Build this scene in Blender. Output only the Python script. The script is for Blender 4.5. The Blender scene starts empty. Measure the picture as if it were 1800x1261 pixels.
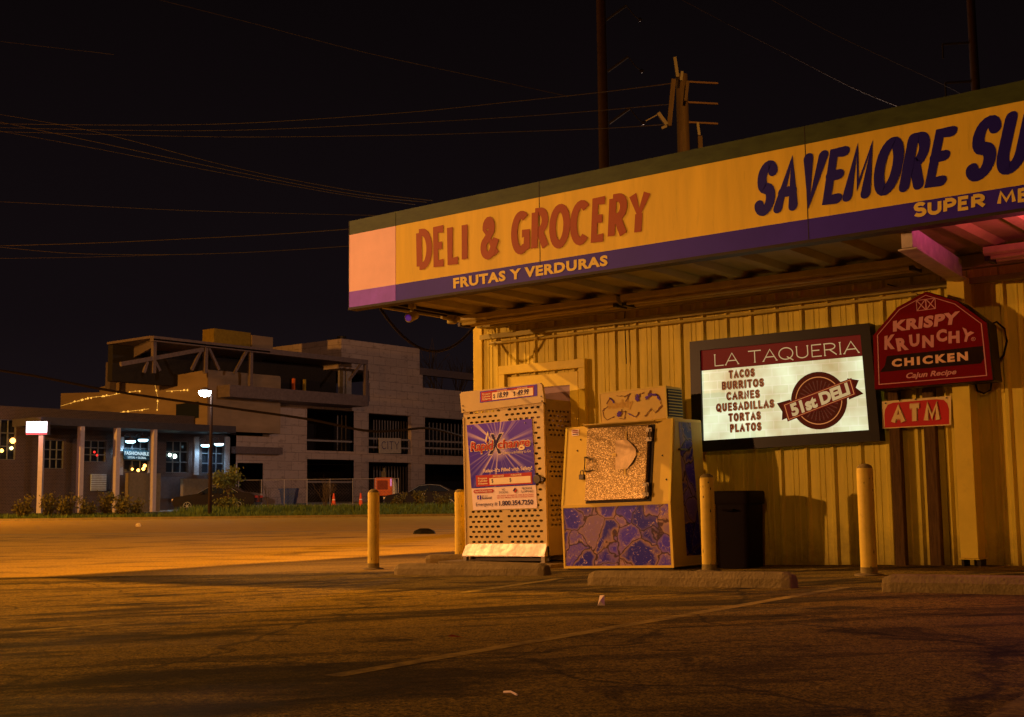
import bpy, bmesh, math, random
from math import sin, cos, tan, radians, pi, sqrt, atan2
from mathutils import Vector, Matrix
random.seed(7)
scene = bpy.context.scene
COL = scene.collection

# ------------------------------------------------------------------ camera
FPX, CAMH = 2150.0, 0.78                       # focal length in photo pixels, eye height
PITCH, ROLL, YAW = radians(6.45), radians(0.65), radians(38.2)
PW, PH = 1800.0, 1261.0
FW = Vector((-sin(YAW)*cos(PITCH), cos(YAW)*cos(PITCH), sin(PITCH)))
_r = Vector((cos(YAW), sin(YAW), 0)); _u = _r.cross(FW)
RT = cos(ROLL)*_r - sin(ROLL)*_u
UP = sin(ROLL)*_r + cos(ROLL)*_u
EYE = Vector((0, 0, CAMH))
cd = bpy.data.cameras.new('camera'); cam = bpy.data.objects.new('camera', cd); COL.objects.link(cam)
cd.sensor_width = 36; cd.lens = 36*FPX/PW; cd.clip_start = .05; cd.clip_end = 3000
cam.matrix_world = Matrix(((RT.x, UP.x, -FW.x, EYE.x), (RT.y, UP.y, -FW.y, EYE.y), (RT.z, UP.z, -FW.z, EYE.z), (0, 0, 0, 1)))
scene.camera = cam
scene.render.resolution_x, scene.render.resolution_y = 1024, 717

# ------------------------------------------------------------------ view, sky
scene.view_settings.view_transform = 'Standard'; scene.view_settings.look = 'None'
scene.view_settings.exposure = 0; scene.view_settings.gamma = 1
scene.render.engine = 'CYCLES'
scene.cycles.use_denoising = True
scene.cycles.max_bounces = 6
scene.cycles.sample_clamp_indirect = 3
W = bpy.data.worlds.new('World'); scene.world = W; W.use_nodes = True
nt = W.node_tree; nt.nodes.clear()
o_ = nt.nodes.new('ShaderNodeOutputWorld'); b_ = nt.nodes.new('ShaderNodeBackground')
tc = nt.nodes.new('ShaderNodeTexCoord'); sx = nt.nodes.new('ShaderNodeSeparateXYZ'); cr = nt.nodes.new('ShaderNodeValToRGB')
nz = nt.nodes.new('ShaderNodeTexNoise'); nz.inputs['Scale'].default_value = 2.2; nz.inputs['Detail'].default_value = 3
ad = nt.nodes.new('ShaderNodeMath'); ad.operation = 'MULTIPLY_ADD'; ad.inputs[1].default_value = .10
nt.links.new(tc.outputs['Generated'], sx.inputs[0]); nt.links.new(tc.outputs['Generated'], nz.inputs['Vector'])
nt.links.new(nz.outputs['Fac'], ad.inputs[0]); nt.links.new(sx.outputs['Z'], ad.inputs[2])
nt.links.new(ad.outputs[0], cr.inputs['Fac'])
e = cr.color_ramp.elements
e[0].position = .02; e[0].color = (.0120, .0075, .0090, 1)
e[1].position = .48; e[1].color = (.0026, .0016, .0018, 1)
m_ = e.new(.20); m_.color = (.0056, .0035, .0043, 1)
nt.links.new(cr.outputs[0], b_.inputs['Color']); b_.inputs['Strength'].default_value = 1.0
nt.links.new(b_.outputs[0], o_.inputs['Surface'])

# ------------------------------------------------------------------ lamps (street and shop lamps, plus unseen ones added as fill)
def lamp(name, kind, pos, col, E, r, rad=.15, aim=None, cone=None, blend=.5):
    """a lamp giving irradiance E at distance r"""
    d = bpy.data.lights.new(name, kind); d.energy = E*4*pi*r*r; d.color = col; d.shadow_soft_size = rad
    o = bpy.data.objects.new(name, d); o.location = pos; COL.objects.link(o)
    if aim is not None: o.rotation_euler = (Vector(aim)-Vector(pos)).to_track_quat('-Z', 'Y').to_euler()
    if cone: d.spot_size = radians(cone); d.spot_blend = blend
    return o
SOD = (1, .44, .16)
lamp('sodium_street_lamp', 'POINT', (-21.2, -8.8, 4.3), SOD, 1.3, 26, .14)
lamp('sodium_roof_lamp', 'SPOT', (-5.6, 13.3, 10.4), (1, .395, .05), 8.6, 13, .2, (-18, 16, 0), 160, .95)
lamp('sodium_flood_lamp', 'SPOT', (-30, 5.2, 14.2), (1, .45, .15), 4.2, 23, .12, (-9.9, 11.4, 2.3), 21, .5)
lamp('unseen_wall_fill', 'POINT', (9, -22, 8.5), SOD, .24, 37, .2)  # unseen lamp added as fill for the shaded parts of the wall
lamp('unseen_road_lamp', 'POINT', (-58, 16, 9), (1, .42, .05), 4.2, 25, .2)  # unseen lamp added beyond the left edge to light the road
lamp('hidden_block_fill', 'POINT', (-31, 52, 10), (1, .66, .50), .50, 32, .2)  # added fill for the far building, hidden behind the store
lamp('neon_soffit_lamp', 'SPOT', (-2.2, 10.4, 2.70), (1, .10, .42), 4.2, 1.3, .06, (-2.6, 10.5, 3.9), 150, .6)
lamp('neon_lot_lamp', 'SPOT', (-.6, 9.3, 2.75), (1, .16, .60), 1.1, 3.0, .1, (-1.9, 7.6, 0), 95, .8)
# ------------------------------------------------------------------ helpers
def ray(x, y): return FW + RT*((x-900)/FPX) - UP*((y-PH/2)/FPX)
def axis(x, y, a, v):
    d = ray(x, y); return EYE + d*((v-EYE[a])/d[a])
def wl(x, y, Y): return axis(x, y, 1, Y)
def ss(a, b, t):
    t = max(0, min(1, (t-a)/(b-a))); return t*t*(3-2*t)
def depth(X, Y): return -sin(YAW)*X + cos(YAW)*Y
def side(X, Y): return cos(YAW)*X + sin(YAW)*Y
def uv(u, v): return (u*cos(YAW) - v*sin(YAW), u*sin(YAW) + v*cos(YAW))
def gz(X, Y):
    t = X+6.5
    a = -4 if t < -6 else (3.5 if t > 5.5 else t)
    if -6 <= t <= -2: a = -4 + (t+6)**2/8
    if 1.5 < t <= 5.5: a = 3.5 - (5.5-t)**2/8
    z = .025*a
    v = depth(X, Y)
    k = ss(20, 34, v)
    far = -.1 + .07*ss(56, 58, v) + .22*ss(58, 64, v) - .06*ss(66, 69, v) + .42*ss(72, 88, v)
    return z*(1-k) + far*k
def g(x, y, dz=0):
    z = 0
    for _ in range(12):
        p = axis(x, y, 2, z+dz); z = gz(p.x, p.y)
    return Vector((p.x, p.y, z+dz))
def atd(x, y, v):
    d = ray(x, y); h = Vector((-sin(YAW), cos(YAW), 0)); return EYE + d*(v/d.dot(h))

# ---- materials
MATS = {}
def nodes(name):
    m = bpy.data.materials.new(name); m.use_nodes = True; MATS[name] = m
    n = m.node_tree.nodes; n['Principled BSDF'].inputs['Specular IOR Level'].default_value = .15; return m, n, m.node_tree.links, n['Principled BSDF']
def rgb(c, k=1): return (c[0]*k, c[1]*k, c[2]*k, 1)
def mat(name, col, rough=.6, metal=0, var=.25, scale=6, bump=0, bscale=60, spec=.12, dirt=0, stretch=None, coat=0):
    m, n, L, p = nodes(name)
    p.inputs['Roughness'].default_value = rough; p.inputs['Metallic'].default_value = metal
    p.inputs['Specular IOR Level'].default_value = spec; p.inputs['Coat Weight'].default_value = coat
    t = n.new('ShaderNodeTexCoord'); src = t.outputs['Object']
    if stretch:
        mp = n.new('ShaderNodeMapping'); mp.inputs['Scale'].default_value = stretch; L.new(src, mp.inputs[0]); src = mp.outputs[0]
    z = n.new('ShaderNodeTexNoise'); z.inputs['Scale'].default_value = scale; z.inputs['Detail'].default_value = 6; z.inputs['Roughness'].default_value = .65
    L.new(src, z.inputs['Vector'])
    r = n.new('ShaderNodeValToRGB'); r.color_ramp.elements[0].position = .3; r.color_ramp.elements[1].position = .7
    r.color_ramp.elements[0].color = rgb(col, 1-var); r.color_ramp.elements[1].color = rgb(col, 1+var*.35)
    L.new(z.outputs['Fac'], r.inputs[0]); out = r.outputs[0]
    if dirt:
        z2 = n.new('ShaderNodeTexNoise'); z2.inputs['Scale'].default_value = scale*2.7; z2.inputs['Detail'].default_value = 9; z2.inputs['Roughness'].default_value = .75
        L.new(src, z2.inputs['Vector'])
        r2 = n.new('ShaderNodeValToRGB'); r2.color_ramp.elements[0].position = .58; r2.color_ramp.elements[1].position = .72
        r2.color_ramp.elements[0].color = (0, 0, 0, 1); r2.color_ramp.elements[1].color = (dirt, dirt, dirt, 1)
        L.new(z2.outputs['Fac'], r2.inputs[0])
        mx = n.new('ShaderNodeMixRGB'); L.new(r2.outputs[0], mx.inputs[0]); L.new(out, mx.inputs[1]); mx.inputs[2].default_value = (.06, .04, .02, 1); out = mx.outputs[0]
    L.new(out, p.inputs['Base Color'])
    if bump:
        zb = n.new('ShaderNodeTexNoise'); zb.inputs['Scale'].default_value = bscale; zb.inputs['Detail'].default_value = 4
        L.new(t.outputs['Object'], zb.inputs['Vector'])
        bp = n.new('ShaderNodeBump'); bp.inputs['Strength'].default_value = bump; bp.inputs['Distance'].default_value = .02
        L.new(zb.outputs['Fac'], bp.inputs['Height']); L.new(bp.outputs[0], p.inputs['Normal'])
    return m
def glow(name, col, s):
    m, n, L, p = nodes(name)
    p.inputs['Base Color'].default_value = (.05, .05, .05, 1)
    p.inputs['Emission Color'].default_value = rgb(col); p.inputs['Emission Strength'].default_value = s
    return m
def flat(name, col, rough=.5, **k): return mat(name, col, rough, var=.12, **k)

cream = mat('cream_painted_metal', (.74, .60, .055), .45, var=.30, scale=1.6, dirt=.12, stretch=(3, 3, .5))
cream_trim = mat('cream_trim', (.80, .62, .055), .4, var=.15, scale=3, dirt=.12)
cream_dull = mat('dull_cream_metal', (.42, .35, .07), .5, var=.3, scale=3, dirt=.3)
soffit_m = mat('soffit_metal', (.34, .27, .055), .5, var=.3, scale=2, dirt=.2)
fascia_y = mat('sign_yellow_face', (.80, .56, .045), .42, var=.16, scale=1.6, dirt=.22, stretch=(3, 3, .35))
fascia_w = mat('sign_lamplit_end_face', (.96, .60, .48), .38, var=.12, scale=2, dirt=.03)  # pinkish lamplight on the end panel is put into this colour
fascia_g = mat('sign_green_band', (.055, .075, .016), .5, var=.35, scale=4, dirt=.35, stretch=(1, 1, 3))
fascia_b = mat('sign_blue_band', (.045, .022, .34), .42, var=.15, scale=2)
fascia_bp = mat('sign_lamplit_blue_band', (.30, .12, .80), .42, var=.2, scale=4)  # end of the blue band, with the same lamplight painted in
dark_edge = mat('dark_edge_metal', (.035, .026, .012), .5)
red_let = mat('faded_red_vinyl', (.36, .085, .02), .45, var=.1, scale=3)
navy_let = mat('navy_vinyl', (.016, .010, .20), .45, var=.1, scale=3)
yel_let = mat('yellow_vinyl', (.82, .62, .10), .45, var=.1)
roof_m = mat('roof_metal', (.10, .10, .08), .6)
conc = mat('concrete_stop', (.23, .17, .06), .85, var=.35, scale=7, bump=.6, bscale=45, dirt=.3)
pad_m = mat('concrete_pad', (.20, .15, .06), .9, var=.35, scale=4, bump=.4, bscale=40, dirt=.3)
boll_m = mat('bollard_paint', (.68, .49, .06), .5, var=.25, scale=4, dirt=.5)
boll_cap = mat('bollard_cap', (.26, .20, .06), .9, var=.4, scale=20)
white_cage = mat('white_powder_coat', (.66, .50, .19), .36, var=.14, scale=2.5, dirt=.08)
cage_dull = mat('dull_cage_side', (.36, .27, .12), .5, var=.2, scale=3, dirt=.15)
skirt_m = mat('polished_skirt_metal', (.92, .74, .58), .34, metal=.85, var=.45, scale=7, bump=.45, bscale=5)
steel_dk = mat('dark_steel', (.06, .05, .035), .4, metal=.6)
steel_m = mat('worn_steel', (.22, .18, .11), .4, metal=.5, var=.4, scale=20)
black_m = mat('black_void', (.006, .005, .004), .8)
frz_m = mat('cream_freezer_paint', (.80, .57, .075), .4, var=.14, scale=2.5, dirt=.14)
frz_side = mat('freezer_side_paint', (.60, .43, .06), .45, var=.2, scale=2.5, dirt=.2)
wood_m = mat('weathered_post_wood', (.12, .068, .018), .8, var=.5, scale=5, stretch=(9, 9, .8), dirt=.3, bump=.4, bscale=30)
bin_m = mat('dark_plastic_bin', (.006, .0018, .001), .7, var=.3, scale=4)
frame_blk = mat('black_sign_frame', (.020, .017, .009), .35, var=.2)
sign_red = mat('glossy_red_face', (.17, .007, .006), .13, var=.08, coat=.4)
sign_band = mat('glossy_black_band', (.025, .014, .008), .16)
sign_cream = mat('glossy_cream_lettering', (.80, .52, .28), .2, var=.06)
sign_pink = mat('glossy_pale_lettering', (.62, .30, .26), .2, var=.06)
atm_white = mat('cream_plastic_panel', (.82, .64, .24), .35, var=.1, dirt=.15)
atm_red = mat('red_plastic_field', (.55, .025, .02), .35, var=.1)
ban_red = mat('banner_red', (.50, .045, .03), .45, var=.06)
ban_purple = mat('banner_purple', (.085, .03, .60), .4, var=.1)
ban_white = mat('banner_white', (.92, .74, .62), .4, var=.05)
ban_cream = mat('banner_cream', (.95, .78, .45), .4, var=.05)
ink = mat('dark_ink', (.03, .015, .10), .5)
asph_far = mat('road_asphalt', (.36, .225, .03), .85, var=.22, scale=1.2, bump=.3, bscale=40, stretch=(1, 1, 1))
kerb_m = mat('kerb_concrete', (.26, .2, .1), .85, var=.3)
grass_m = mat('grass_blades', (.095, .13, .022), .7, var=.5, scale=1.2)
soil_m = mat('grass_soil', (.035, .045, .012), .9, var=.5, scale=3)
farlot_m = mat('pale_pavement', (.36, .35, .36), .8, var=.3, scale=.4, dirt=.2)
ground_m = mat('earth', (.05, .045, .03), .9)
brick_far = None
shrub_m = mat('shrub_leaves', (.12, .10, .022), .7, var=.5, scale=4)
tree_m = mat('tree_leaves', (.13, .12, .02), .7, var=.5, scale=4)
bark_m = mat('bark', (.13, .085, .04), .85, var=.4)
steel_frame = mat('structural_steel', (.115, .085, .09), .6, var=.3)
board_m = None
tarp_m = mat('tan_sheathing', (.21, .145, .10), .8, var=.35, scale=.5, dirt=.25, stretch=(.4, .4, 1.6))
dark_in = mat('dark_interior', (.018, .015, .016), .9)
stud_m = mat('steel_studs', (.30, .26, .26), .5, metal=.3)
col_m = mat('painted_column', (.36, .30, .32), .5, var=.15)
canopy_far = mat('canopy_fascia', (.038, .034, .046), .6)
glass_dk, n, L, p = nodes('dark_glass'); p.inputs['Base Color'].default_value = (.012, .014, .02, 1); p.inputs['Roughness'].default_value = .08
mull_m = mat('window_mullion', (.09, .10, .12), .5)
pole_m = mat('weathered_pole', (.014, .008, .004), .8, var=.4, stretch=(5, 5, .6))
pole_st = mat('rusted_steel_pole', (.022, .010, .006), .7, var=.3, scale=3)
wire_m = mat('power_wire', (.02, .012, .006), .6)
cable_m = mat('black_cable', (.02, .015, .012), .6)
car_m = mat('dark_car_paint', (.018, .014, .014), .18, var=.1, coat=.6)
tyre_m = mat('tyre_rubber', (.012, .012, .012), .8)
rim_m = mat('alloy_rim', (.55, .55, .55), .3, metal=.7)
orange_m = mat('orange_machine_paint', (.62, .13, .03), .45, var=.25, dirt=.2)
cone_m = mat('cone_orange', (.75, .10, .03), .5)
conduit_m = mat('painted_conduit', (.52, .42, .08), .5, dirt=.2)
light_fix = mat('enamel_light_fixture', (.55, .44, .10), .4, var=.2, dirt=.25)
blue_skip = mat('blue_skip_paint', (.03, .05, .16), .5)
pink_beam = mat('painted_beam', (.62, .52, .36), .5, var=.3, dirt=.3)

def asphalt():
    m, n, L, p = nodes('worn_asphalt')
    p.inputs['Roughness'].default_value = .82
    t = n.new('ShaderNodeTexCoord')
    mp = n.new('ShaderNodeMapping'); mp.vector_type = 'TEXTURE'; mp.inputs['Rotation'].default_value = (0, 0, YAW+radians(9)); mp.inputs['Scale'].default_value = (3.4, .95, 1)
    L.new(t.outputs['Object'], mp.inputs[0])
    def noise(src, s, d, r, dist=0):
        z = n.new('ShaderNodeTexNoise'); z.inputs['Scale'].default_value = s; z.inputs['Detail'].default_value = d; z.inputs['Roughness'].default_value = r; z.inputs['Distortion'].default_value = dist
        L.new(src, z.inputs['Vector']); return z.outputs['Fac']
    def ramp(f, a, b, ca, cb):
        r = n.new('ShaderNodeValToRGB'); r.color_ramp.elements[0].position = a; r.color_ramp.elements[1].position = b
        r.color_ramp.elements[0].color = ca; r.color_ramp.elements[1].color = cb; L.new(f, r.inputs[0]); return r.outputs[0]
    def mul(a, b, f=1):
        x = n.new('ShaderNodeMixRGB'); x.blend_type = 'MULTIPLY'; x.inputs[0].default_value = f; L.new(a, x.inputs[1]); L.new(b, x.inputs[2]); return x.outputs[0]
    W1 = (1, 1, 1, 1)
    base = ramp(noise(t.outputs['Object'], .55, 5, .6), .3, .7, (.155, .108, .014, 1), (.225, .158, .021, 1))
    streak = ramp(noise(mp.outputs[0], 1.05, 7, .62, 1.3), .40, .49, (.22, .21, .2, 1), W1)
    streak2 = ramp(noise(mp.outputs[0], 3.1, 6, .6, .3), .40, .47, (.45, .44, .42, 1), W1)
    spot = ramp(noise(t.outputs['Object'], 1.5, 5, .7, .6), .36, .42, (.36, .34, .32, 1), W1)
    grit = ramp(noise(t.outputs['Object'], 85, 3, .8), .40, .62, (.26, .25, .24, 1), (1.9, 1.9, 1.8, 1))
    grit2 = ramp(noise(t.outputs['Object'], 24, 4, .75), .40, .60, (.55, .55, .55, 1), (1.25, 1.25, 1.25, 1))
    wn = n.new('ShaderNodeTexNoise'); wn.inputs['Scale'].default_value = 1.6; wn.inputs['Detail'].default_value = 5; L.new(t.outputs['Object'], wn.inputs['Vector'])
    wm = n.new('ShaderNodeMixRGB'); wm.blend_type = 'LINEAR_LIGHT'; wm.inputs[0].default_value = .35; L.new(t.outputs['Object'], wm.inputs[1]); L.new(wn.outputs['Color'], wm.inputs[2])
    vc = n.new('ShaderNodeTexVoronoi'); vc.feature = 'DISTANCE_TO_EDGE'; vc.inputs['Scale'].default_value = .42; L.new(wm.outputs[0], vc.inputs['Vector'])
    crack = ramp(vc.outputs[0], .004, .012, (.25, .24, .22, 1), W1)
    c = mul(mul(mul(mul(mul(mul(base, streak), streak2), spot), grit), grit2), crack, .8)
    L.new(c, p.inputs['Base Color'])
    rr = ramp(noise(mp.outputs[0], 1.15, 7, .62, .5), .34, .5, (.6, .6, .6, 1), (.86, .86, .86, 1)); L.new(rr, p.inputs['Roughness'])
    bp = n.new('ShaderNodeBump'); bp.inputs['Strength'].default_value = .8; bp.inputs['Distance'].default_value = .012
    L.new(noise(t.outputs['Object'], 95, 4, .8), bp.inputs['Height']); L.new(bp.outputs[0], p.inputs['Normal'])
    return m
def worn_concrete():
    m, n, L, p = nodes('worn_pale_concrete')
    p.inputs['Roughness'].default_value = .8
    t = n.new('ShaderNodeTexCoord')
    mp = n.new('ShaderNodeMapping'); mp.vector_type = 'TEXTURE'; mp.inputs['Rotation'].default_value = (0, 0, YAW+radians(5)); mp.inputs['Scale'].default_value = (3.2, 1.3, 1)
    L.new(t.outputs['Object'], mp.inputs[0])
    z = n.new('ShaderNodeTexNoise'); z.inputs['Scale'].default_value = 1.1; z.inputs['Detail'].default_value = 9; z.inputs['Roughness'].default_value = .74; z.inputs['Distortion'].default_value = 1.0
    L.new(mp.outputs[0], z.inputs['Vector'])
    r = n.new('ShaderNodeValToRGB'); r.color_ramp.elements[0].position = .38; r.color_ramp.elements[0].color = (.20, .13, .022, 1)
    r.color_ramp.elements[1].position = .52; r.color_ramp.elements[1].color = (.50, .33, .05, 1)
    L.new(z.outputs['Fac'], r.inputs[0])
    z2 = n.new('ShaderNodeTexNoise'); z2.inputs['Scale'].default_value = 30; z2.inputs['Detail'].default_value = 4
    L.new(t.outputs['Object'], z2.inputs['Vector'])
    r2 = n.new('ShaderNodeValToRGB'); r2.color_ramp.elements[0].position = .38; r2.color_ramp.elements[0].color = (.5, .5, .5, 1); r2.color_ramp.elements[1].position = .65
    L.new(z2.outputs['Fac'], r2.inputs[0])
    x = n.new('ShaderNodeMixRGB'); x.blend_type = 'MULTIPLY'; x.inputs[0].default_value = 1; L.new(r.outputs[0], x.inputs[1]); L.new(r2.outputs[0], x.inputs[2])
    L.new(x.outputs[0], p.inputs['Base Color'])
    return m
def line_paint():
    m, n, L, p = nodes('worn_yellow_line')
    p.inputs['Roughness'].default_value = .7
    t = n.new('ShaderNodeTexCoord')
    z = n.new('ShaderNodeTexNoise'); z.inputs['Scale'].default_value = 9; z.inputs['Detail'].default_value = 9; z.inputs['Roughness'].default_value = .8
    L.new(t.outputs['Object'], z.inputs['Vector'])
    r = n.new('ShaderNodeValToRGB'); r.color_ramp.elements[0].position = .42; r.color_ramp.elements[0].color = (.11, .08, .016, 1)
    r.color_ramp.elements[1].position = .58; r.color_ramp.elements[1].color = (.33, .25, .04, 1)
    L.new(z.outputs['Fac'], r.inputs[0]); L.new(r.outputs[0], p.inputs['Base Color']); return m
def brick_mat(name, c1, c2, mortar, sc):
    m, n, L, p = nodes(name); p.inputs['Roughness'].default_value = .85
    t = n.new('ShaderNodeTexCoord'); s = n.new('ShaderNodeSeparateXYZ'); c = n.new('ShaderNodeCombineXYZ')
    ad = n.new('ShaderNodeMath'); L.new(t.outputs['Object'], s.inputs[0]); L.new(s.outputs[0], ad.inputs[0]); L.new(s.outputs[1], ad.inputs[1])
    L.new(ad.outputs[0], c.inputs[0]); L.new(s.outputs[2], c.inputs[1])
    b = n.new('ShaderNodeTexBrick'); b.inputs['Scale'].default_value = sc
    b.inputs['Color1'].default_value = rgb(c1); b.inputs['Color2'].default_value = rgb(c2); b.inputs['Mortar'].default_value = rgb(mortar)
    L.new(c.outputs[0], b.inputs['Vector']); L.new(b.outputs['Color'], p.inputs['Base Color']); return m
def sheathing():
    m, n, L, p = nodes('wrapped_sheathing'); p.inputs['Roughness'].default_value = .7
    t = n.new('ShaderNodeTexCoord'); s = n.new('ShaderNodeSeparateXYZ'); c = n.new('ShaderNodeCombineXYZ')
    ad = n.new('ShaderNodeMath'); L.new(t.outputs['Object'], s.inputs[0]); L.new(s.outputs[0], ad.inputs[0]); L.new(s.outputs[1], ad.inputs[1])
    L.new(ad.outputs[0], c.inputs[0]); L.new(s.outputs[2], c.inputs[1])
    b = n.new('ShaderNodeTexBrick'); b.inputs['Scale'].default_value = .41; b.inputs['Mortar Size'].default_value = .006
    b.inputs['Color1'].default_value = (.36, .27, .24, 1); b.inputs['Color2'].default_value = (.31, .23, .205, 1); b.inputs['Mortar'].default_value = (.17, .12, .11, 1)
    L.new(c.outputs[0], b.inputs['Vector'])
    mp = n.new('ShaderNodeMapping'); mp.inputs['Scale'].default_value = (1, 2.6, 1); L.new(c.outputs[0], mp.inputs[0])
    v = n.new('ShaderNodeTexNoise'); v.inputs['Scale'].default_value = 1.7; v.inputs['Detail'].default_value = 7; v.inputs['Roughness'].default_value = .7; L.new(mp.outputs[0], v.inputs['Vector'])
    r = n.new('ShaderNodeValToRGB'); r.color_ramp.elements[0].position = .34; r.color_ramp.elements[0].color = (.6, .58, .56, 1); r.color_ramp.elements[1].position = .46
    L.new(v.outputs['Fac'], r.inputs[0])
    x = n.new('ShaderNodeMixRGB'); x.blend_type = 'MULTIPLY'; x.inputs[0].default_value = 1; L.new(b.outputs[0], x.inputs[1]); L.new(r.outputs[0], x.inputs[2])
    L.new(x.outputs[0], p.inputs['Base Color']); return m
def ice_print(name, k=1.0):
    m, n, L, p = nodes(name); p.inputs['Roughness'].default_value = .38
    t = n.new('ShaderNodeTexCoord')
    w = n.new('ShaderNodeTexNoise'); w.inputs['Scale'].default_value = 3.0; w.inputs['Detail'].default_value = 3.5; L.new(t.outputs['Object'], w.inputs['Vector'])
    mix = n.new('ShaderNodeMixRGB'); mix.blend_type = 'LINEAR_LIGHT'; mix.inputs[0].default_value = .17; L.new(t.outputs['Object'], mix.inputs[1]); L.new(w.outputs['Color'], mix.inputs[2])
    v = n.new('ShaderNodeTexVoronoi'); v.inputs['Scale'].default_value = 3.9; L.new(mix.outputs[0], v.inputs['Vector'])
    ve = n.new('ShaderNodeTexVoronoi'); ve.feature = 'DISTANCE_TO_EDGE'; ve.inputs['Scale'].default_value = 3.9; L.new(mix.outputs[0], ve.inputs['Vector'])
    cellr = n.new('ShaderNodeValToRGB'); el = cellr.color_ramp.elements
    el[0].position = .15; el[0].color = (.02*k, .008*k, .42*k, 1); el[1].position = .9; el[1].color = (.28*k, .15*k, .55*k, 1)
    a = el.new(.5); a.color = (.09*k, .04*k, .75*k, 1); a = el.new(.72); a.color = (.38*k, .22*k, .26*k, 1)
    sep = n.new('ShaderNodeSeparateColor'); L.new(v.outputs['Color'], sep.inputs[0])
    z = n.new('ShaderNodeTexNoise'); z.inputs['Scale'].default_value = 17; z.inputs['Detail'].default_value = 6; z.inputs['Roughness'].default_value = .7; z.inputs['Distortion'].default_value = 1.6
    L.new(t.outputs['Object'], z.inputs['Vector'])
    md = n.new('ShaderNodeMath'); md.operation = 'MULTIPLY_ADD'; md.inputs[1].default_value = .75; md.inputs[2].default_value = -.38; L.new(z.outputs['Fac'], md.inputs[0])
    ad = n.new('ShaderNodeMath'); L.new(sep.outputs[0], ad.inputs[0]); L.new(md.outputs[0], ad.inputs[1]); L.new(ad.outputs[0], cellr.inputs[0])
    hi = n.new('ShaderNodeValToRGB'); hi.color_ramp.elements[0].position = .59; hi.color_ramp.elements[0].color = (0, 0, 0, 1); hi.color_ramp.elements[1].position = .65
    L.new(z.outputs['Fac'], hi.inputs[0])
    mh = n.new('ShaderNodeMixRGB'); L.new(hi.outputs[0], mh.inputs[0]); L.new(cellr.outputs[0], mh.inputs[1]); mh.inputs[2].default_value = (.95*k, .62*k, .40*k, 1)
    rim = n.new('ShaderNodeValToRGB'); q = rim.color_ramp.elements
    q[0].position = .0; q[0].color = (1, 1, 1, 1); q[1].position = .15; q[1].color = (0, 0, 0, 1)
    L.new(ve.outputs[0], rim.inputs[0])
    ml = n.new('ShaderNodeMath'); ml.operation = 'MULTIPLY'; L.new(rim.outputs[0], ml.inputs[0]); L.new(sep.outputs[1], ml.inputs[1])
    me = n.new('ShaderNodeMixRGB'); L.new(ml.outputs[0], me.inputs[0]); L.new(mh.outputs[0], me.inputs[1]); me.inputs[2].default_value = (.72*k, .40*k, .10*k, 1)
    dk = n.new('ShaderNodeValToRGB'); dk.color_ramp.elements[0].position = .012; dk.color_ramp.elements[0].color = (.18, .1, .12, 1); dk.color_ramp.elements[1].position = .035
    L.new(ve.outputs[0], dk.inputs[0])
    x = n.new('ShaderNodeMixRGB'); x.blend_type = 'MULTIPLY'; x.inputs[0].default_value = 1; L.new(me.outputs[0], x.inputs[1]); L.new(dk.outputs[0], x.inputs[2])
    L.new(x.outputs[0], p.inputs['Base Color']); return m
def hammered():
    m, n, L, p = nodes('hammered_aluminium'); p.inputs['Metallic'].default_value = .55; p.inputs['Roughness'].default_value = .33
    t = n.new('ShaderNodeTexCoord')
    v = n.new('ShaderNodeTexVoronoi'); v.inputs['Scale'].default_value = 140; L.new(t.outputs['Object'], v.inputs['Vector'])
    sep = n.new('ShaderNodeSeparateColor'); L.new(v.outputs['Color'], sep.inputs[0])
    r = n.new('ShaderNodeValToRGB'); r.color_ramp.elements[0].position = .15; r.color_ramp.elements[0].color = (.13, .082, .024, 1); r.color_ramp.elements[1].position = .97; r.color_ramp.elements[1].color = (.72, .54, .24, 1)
    a = r.color_ramp.elements.new(.7); a.color = (.27, .18, .06, 1)
    L.new(sep.outputs[0], r.inputs[0]); L.new(r.outputs[0], p.inputs['Base Color'])
    bp = n.new('ShaderNodeBump'); bp.inputs['Strength'].default_value = .9; bp.inputs['Distance'].default_value = .004
    L.new(sep.outputs[1], bp.inputs['Height']); L.new(bp.outputs[0], p.inputs['Normal']); return m
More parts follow.
